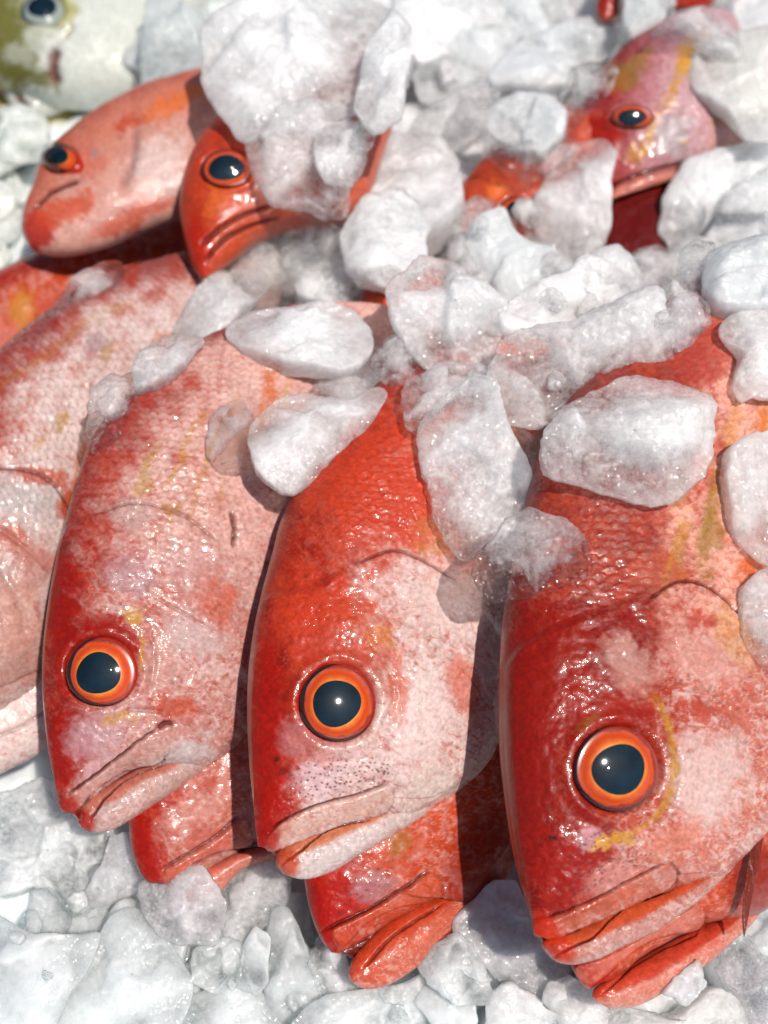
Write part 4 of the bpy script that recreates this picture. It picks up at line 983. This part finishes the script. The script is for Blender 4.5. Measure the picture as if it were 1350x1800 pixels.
ice('rounded greyish ice boulder left of the buried orange brow', [(622, 292), (642, 260), (690, 244), (742, 254), (772, 290), (804, 324), (806, 362), (780, 400), (750, 424), (700, 402), (652, 372), (626, 332)], 95, .6, PK)
ice('knobbly white ice lump at the middle of the heap with bright wet dots', [(600, 424), (615, 390), (660, 358), (702, 340), (738, 372), (747, 406), (732, 440), (740, 472), (700, 492), (640, 482), (610, 462)], 90, .72, WH)
ice('rosy clear ice under the small orange eye, behind the white peaked lump', [(770, 420), (800, 385), (850, 356), (890, 372), (930, 400), (960, 440), (920, 450), (860, 440), (800, 450)], 45, .26, PK)
ice('brightest white ice lump with a peaked top, in the centre of the heap', [(788, 452), (818, 440), (835, 410), (860, 390), (888, 384), (898, 412), (924, 436), (972, 446), (996, 480), (985, 502), (930, 516), (882, 546), (850, 522), (820, 492)], 95, .92, (.84, .86, .86), rough=.8)
ice('pinkish grainy ice under the frosty piece, over the middle snapper back', [(716, 690), (726, 670), (770, 650), (822, 650), (862, 660), (872, 692), (830, 690), (790, 704), (750, 746), (735, 762), (720, 742)], 55, .36, PK)
ice('large frosty ice piece with wet glints below the white peaked lump', [(700, 492), (740, 464), (790, 470), (832, 502), (876, 548), (876, 602), (860, 642), (830, 646), (790, 652), (742, 636), (716, 602), (700, 552), (690, 512)], 85, .72, WH)
ice('broad grainy ice slab with a pitted grey right flank', [(868, 654), (885, 620), (920, 590), (1000, 575), (1040, 560), (1080, 540), (1140, 516), (1152, 560), (1170, 602), (1166, 662), (1150, 684), (1100, 672), (1040, 682), (992, 722), (962, 742), (910, 738), (880, 722), (868, 692)], 85, .56, PK, rough=1.2)
ice('thick white ice shelf sloping down from the open mouth', [(880, 577), (890, 550), (930, 520), (985, 502), (1000, 478), (1040, 448), (1080, 438), (1106, 460), (1122, 502), (1110, 524), (1070, 550), (1040, 566), (990, 577), (930, 592), (900, 592)], 85, .84, WH)
ice('glassy grey ice lump with a shiny top right below the open mouth', [(1104, 462), (1130, 446), (1166, 434), (1196, 450), (1202, 482), (1190, 512), (1166, 546), (1140, 522), (1120, 502)], 60, .3, PK)
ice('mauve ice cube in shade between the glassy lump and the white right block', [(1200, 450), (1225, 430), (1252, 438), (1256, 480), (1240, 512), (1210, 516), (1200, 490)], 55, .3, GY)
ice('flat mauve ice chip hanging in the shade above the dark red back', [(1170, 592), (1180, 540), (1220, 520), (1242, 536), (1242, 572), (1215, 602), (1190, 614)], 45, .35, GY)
# -- right side
ice('frosty white ice closing the right side of the open mouth, brown fleck on it', [(1164, 402), (1170, 362), (1190, 320), (1212, 298), (1262, 282), (1352, 258), (1372, 300), (1302, 342), (1262, 372), (1232, 402), (1202, 452), (1186, 440)], 75, .82, WH)
ice('large cream ice slab over the pink fish cheek at the right edge', [(1214, 142), (1215, 100), (1290, 74), (1372, 60), (1374, 244), (1312, 242), (1272, 192), (1225, 166)], 55, .78, (.86, .84, .80), rough=.7, pct=42)
ice('mauve clear ice over the top of the yellow streaked head', [(1150, 60), (1190, 26), (1250, 22), (1300, 66), (1292, 112), (1240, 84), (1190, 70)], 45, .40, PK)
ice('white ice slab in the top right corner', [(1252, -10), (1288, 30), (1300, 66), (1374, 62), (1374, -10)], 70, .8, WH)
ice('small square-edged ice plate between the two red bits at the top', [(1094, -8), (1096, 50), (1112, 72), (1142, 76), (1160, 64), (1166, 22), (1186, 20), (1182, -8)], 60, .78, (.72, .74, .74), rough=.6)
ice('grey wet ice layer above the thick white block at the right edge', [(1258, 392), (1300, 370), (1374, 366), (1374, 424), (1290, 436), (1254, 440), (1238, 420)], 50, .5, GY)
ice('streaky pale ice ledge at the right edge under the cream slab', [(1288, 332), (1374, 288), (1374, 362), (1310, 372), (1268, 372)], 55, .62, WH)
ice('thick white ice block with a clean lower edge at the right border', [(1240, 490), (1250, 450), (1290, 438), (1376, 428), (1378, 548), (1282, 550), (1252, 540), (1240, 516)], 85, .9, (.84, .87, .87), rough=.7)
ice('irregular pale ice piece hanging below the white block at the right border', [(1268, 580), (1290, 560), (1378, 546), (1378, 692), (1300, 694), (1290, 670), (1306, 622), (1276, 602)], 60, .68, PK)
ice('tall pinkish ice slab on the right snapper back at the right border', [(1274, 880), (1280, 802), (1310, 774), (1378, 768), (1378, 994), (1340, 986), (1300, 952), (1280, 922)], 60, .56, PK, n=(.1, .25, .95), rough=.7)
ice('mauve clear ice piece below the tall pinkish slab, by the gill', [(1304, 1082), (1310, 1042), (1340, 1008), (1378, 992), (1378, 1186), (1332, 1164), (1308, 1122)], 50, .36, PK, n=(.1, .25, .95))
# -- on the middle and right front fish
ice('clear peach-coloured ice wedge behind the tall frosty chunk', [(868, 745), (910, 748), (960, 790), (966, 822), (942, 862), (925, 882), (905, 822), (884, 780)], 50, .3, (.80, .68, .62))
ice('large clear-edged ice block with a white top on the right snapper back', [(964, 790), (970, 748), (1002, 718), (1060, 690), (1112, 670), (1182, 685), (1240, 706), (1241, 762), (1226, 822), (1190, 872), (1160, 884), (1100, 872), (1040, 852), (990, 836), (964, 816)], 90, .58, WH, n=(.08, .30, .95), round_=4)
ice('tall frosty ice chunk standing on the middle snapper back', [(740, 790), (745, 750), (800, 692), (830, 680), (866, 686), (872, 720), (882, 760), (912, 820), (932, 880), (920, 912), (882, 932), (850, 962), (820, 982), (800, 976), (770, 922), (755, 862)], 85, .50, WH, n=(.12, .3, .95))
ice('glass-clear dark ice chunk with bright rim at the right snapper nape', [(838, 1004), (860, 960), (900, 920), (930, 908), (982, 920), (1016, 945), (1030, 976), (1026, 1006), (1000, 1022), (950, 1036), (870, 1056), (848, 1032)], 80, .20, PK, n=(.05, .25, .96), rough=.8)
# -- foreground bed
ice('bluish smooth ice sheet at the lower left border', [(-20, 1602), (60, 1650), (122, 1650), (172, 1642), (152, 1692), (112, 1762), (82, 1832), (-20, 1842)], 45, .72, BL, rough=.5, n=(.05, .5, .86))
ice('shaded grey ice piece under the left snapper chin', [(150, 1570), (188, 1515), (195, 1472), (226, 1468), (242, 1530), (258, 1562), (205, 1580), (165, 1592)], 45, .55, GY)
ice('clear glassy tongue of ice below the rough snowy chunk', [(60, 1572), (90, 1564), (126, 1590), (123, 1622), (106, 1650), (80, 1656), (60, 1640), (58, 1600)], 40, .35, BL, rough=.5)
ice('big rough snowy ice chunk under the left snapper chin', [(-20, 1412), (40, 1392), (96, 1384), (132, 1424), (176, 1455), (193, 1480), (188, 1515), (158, 1526), (150, 1562), (125, 1592), (90, 1572), (50, 1562), (0, 1572), (-20, 1562)], 80, .72, (.88, .91, .91), rough=1.6, n=(.05, .35, .93))
ice('rounded translucent lump with small bubbles below the second chin', [(385, 1562), (400, 1520), (440, 1497), (482, 1504), (516, 1545), (511, 1572), (486, 1606), (450, 1632), (440, 1650), (400, 1642), (388, 1602)], 60, .45, PK)
ice('upright smooth ice splinter in the foreground, left of the hanging jaw', [(474, 1642), (484, 1602), (508, 1604), (531, 1650), (546, 1690), (562, 1722), (556, 1762), (520, 1802), (480, 1792), (468, 1722)], 45, .66, BL, rough=.5)
ice('small rounded ice piece with a bright bent edge by the splinter', [(380, 1652), (410, 1644), (428, 1670), (426, 1692), (415, 1732), (380, 1742), (342, 1722), (345, 1672)], 40, .6, BL, rough=.5)
ice('pale ice wedge squeezed between splinter and rounded piece', [(413, 1732), (430, 1662), (450, 1632), (476, 1650), (470, 1722), (450, 1742)], 35, .6, BL, rough=.5)
ice('low pale ice slab at the bottom border, right of the large front plate', [(328, 1762), (400, 1724), (452, 1735), (472, 1772), (500, 1834), (300, 1842)], 45, .75, BL, rough=.5, n=(.05, .5, .86))
ice('largest smooth ice plate at the lower left front with a sharp right edge', [(88, 1842), (130, 1742), (160, 1682), (180, 1650), (210, 1611), (250, 1611), (271, 1640), (302, 1672), (334, 1722), (331, 1752), (302, 1812), (280, 1846)], 55, .74, BL, rough=.5, n=(.08, .42, .9), round_=5)
ice('ice chunk stained red by the fish nose touching it', [(250, 1562), (270, 1532), (305, 1518), (346, 1524), (380, 1550), (386, 1592), (394, 1622), (380, 1662), (345, 1664), (300, 1656), (262, 1632), (248, 1592)], 60, .62, (.80, .76, .77), n=(.05, .3, .95))
ice('small shards of ice right below the hanging red jaw', [(545, 1692), (562, 1650), (582, 1674), (612, 1692), (618, 1722), (640, 1740), (600, 1752), (565, 1742)], 30, .55, WH)
ice('wide low ice slab at the bottom border under the hanging jaw', [(500, 1832), (530, 1790), (572, 1752), (640, 1742), (702, 1736), (762, 1702), (802, 1722), (832, 1782), (852, 1834)], 55, .74, BL, n=(.05, .45, .88))
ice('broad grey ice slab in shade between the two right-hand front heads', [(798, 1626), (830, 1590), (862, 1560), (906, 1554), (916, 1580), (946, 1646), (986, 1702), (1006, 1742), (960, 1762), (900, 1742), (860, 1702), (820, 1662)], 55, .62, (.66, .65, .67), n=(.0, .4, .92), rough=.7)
ice('mid-grey ice piece at the right of the hanging jaw', [(738, 1692), (775, 1650), (802, 1640), (822, 1662), (852, 1722), (872, 1762), (800, 1762), (760, 1732)], 45, .66, BL)
ice('bright pointed ice lump at the bottom border below the shaded slab', [(850, 1822), (860, 1752), (895, 1724), (932, 1745), (957, 1772), (1000, 1802), (1010, 1842), (850, 1842)], 50, .76, WH)
ice('rounded white ice lump touching the lowest right-hand lips', [(954, 1762), (970, 1730), (1000, 1719), (1036, 1740), (1064, 1772), (1060, 1802), (1020, 1812), (988, 1802)], 55, .72, WH)
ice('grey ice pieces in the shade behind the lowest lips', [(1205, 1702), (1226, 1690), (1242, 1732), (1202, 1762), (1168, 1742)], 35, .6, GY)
ice('long rough cream ice piece along the bottom border at the right', [(1058, 1802), (1080, 1770), (1120, 1772), (1160, 1790), (1202, 1770), (1242, 1734), (1282, 1750), (1312, 1792), (1332, 1842), (1060, 1842)], 55, .72, (.86, .83, .80), rough=1.2)
ice('glassy pink-grey ice ridge in the lower right corner', [(1256, 1662), (1290, 1631), (1322, 1650), (1346, 1690), (1374, 1722), (1374, 1834), (1330, 1822), (1300, 1772), (1263, 1712)], 60, .34, (.76, .70, .72), rough=1.4)

# -- small bits and slush caught between the larger pieces
filler(18, [(330, 560), (430, 440), (600, 330), (640, 200), (760, 120), (1040, 60), (1010, 250), (930, 380), (1070, 450), (1200, 470), (1180, 640), (960, 740), (860, 700), (700, 690), (640, 560), (440, 600)], (18, 32), 'small translucent bit of slush caught between larger pieces of the heap', 'slush bits in the upper heap', cloud=(.25, .6), tint=PK, th=(18, 30), seed=21, pct=60, rough=1.0)
filler(9, [(-10, 1560), (200, 1500), (400, 1600), (520, 1640), (640, 1760), (900, 1600), (985, 1745), (1040, 1790), (1200, 1770), (1310, 1700), (1370, 1720), (1370, 1800), (-10, 1800)], (12, 24), 'small clear bit of ice on the foreground bed', 'small bits on the foreground bed', cloud=(.3, .65), tint=BL, th=(18, 34), seed=23, pct=60, rough=.8)
# ------------------------------------------------------------------ camera, light, render settings
cam = bpy.data.cameras.new('camera'); co = bpy.data.objects.new('camera', cam); COL.objects.link(co)
co.location = CAM
co.rotation_euler = Matrix((RT, UP, -FW)).transposed().to_euler()
cam.sensor_fit = 'VERTICAL'; cam.sensor_height = 24.0
cam.lens = 24.0 * F / PH
cam.clip_start = .01; cam.clip_end = 50
cam.dof.use_dof = True; cam.dof.focus_distance = .322
cam.dof.aperture_fstop = (cam.lens / 1000) / .0050
scene.camera = co

sd = vdir(.31, .27, .90)
el = math.asin(sd[2]); az = math.atan2(sd[0], sd[1])
w = bpy.data.worlds.new('World'); scene.world = w; w.use_nodes = True
nt = w.node_tree; nt.nodes.clear()
sky = nt.nodes.new('ShaderNodeTexSky'); sky.sky_type = 'NISHITA'; sky.sun_disc = False
sky.sun_elevation = el; sky.sun_rotation = az
bg = nt.nodes.new('ShaderNodeBackground'); bg.inputs[1].default_value = .072
wo = nt.nodes.new('ShaderNodeOutputWorld')
nt.links.new(sky.outputs[0], bg.inputs[0]); nt.links.new(bg.outputs[0], wo.inputs[0])
sl = bpy.data.lights.new('sun', 'SUN'); sl.energy = 4.0; sl.angle = math.radians(1.0); sl.color = (1, .95, .88)
so = bpy.data.objects.new('sun', sl); COL.objects.link(so)
so.rotation_euler = Vector(sd).to_track_quat('Z', 'Y').to_euler()

vs = scene.view_settings
vs.view_transform = 'Standard'; vs.look = 'None'; vs.exposure = 0.0; vs.gamma = 1; vs.use_curve_mapping = False
cy = scene.cycles
cy.max_bounces = 7; cy.transmission_bounces = 5; cy.transparent_max_bounces = 8; cy.diffuse_bounces = 3; cy.glossy_bounces = 3
cy.sample_clamp_indirect = 4; cy.sample_clamp_direct = 0
cy.blur_glossy = .6
cy.caustics_refractive = True; cy.caustics_reflective = False
cy.use_denoising = True

cy.use_adaptive_sampling = True; cy.adaptive_threshold = .02
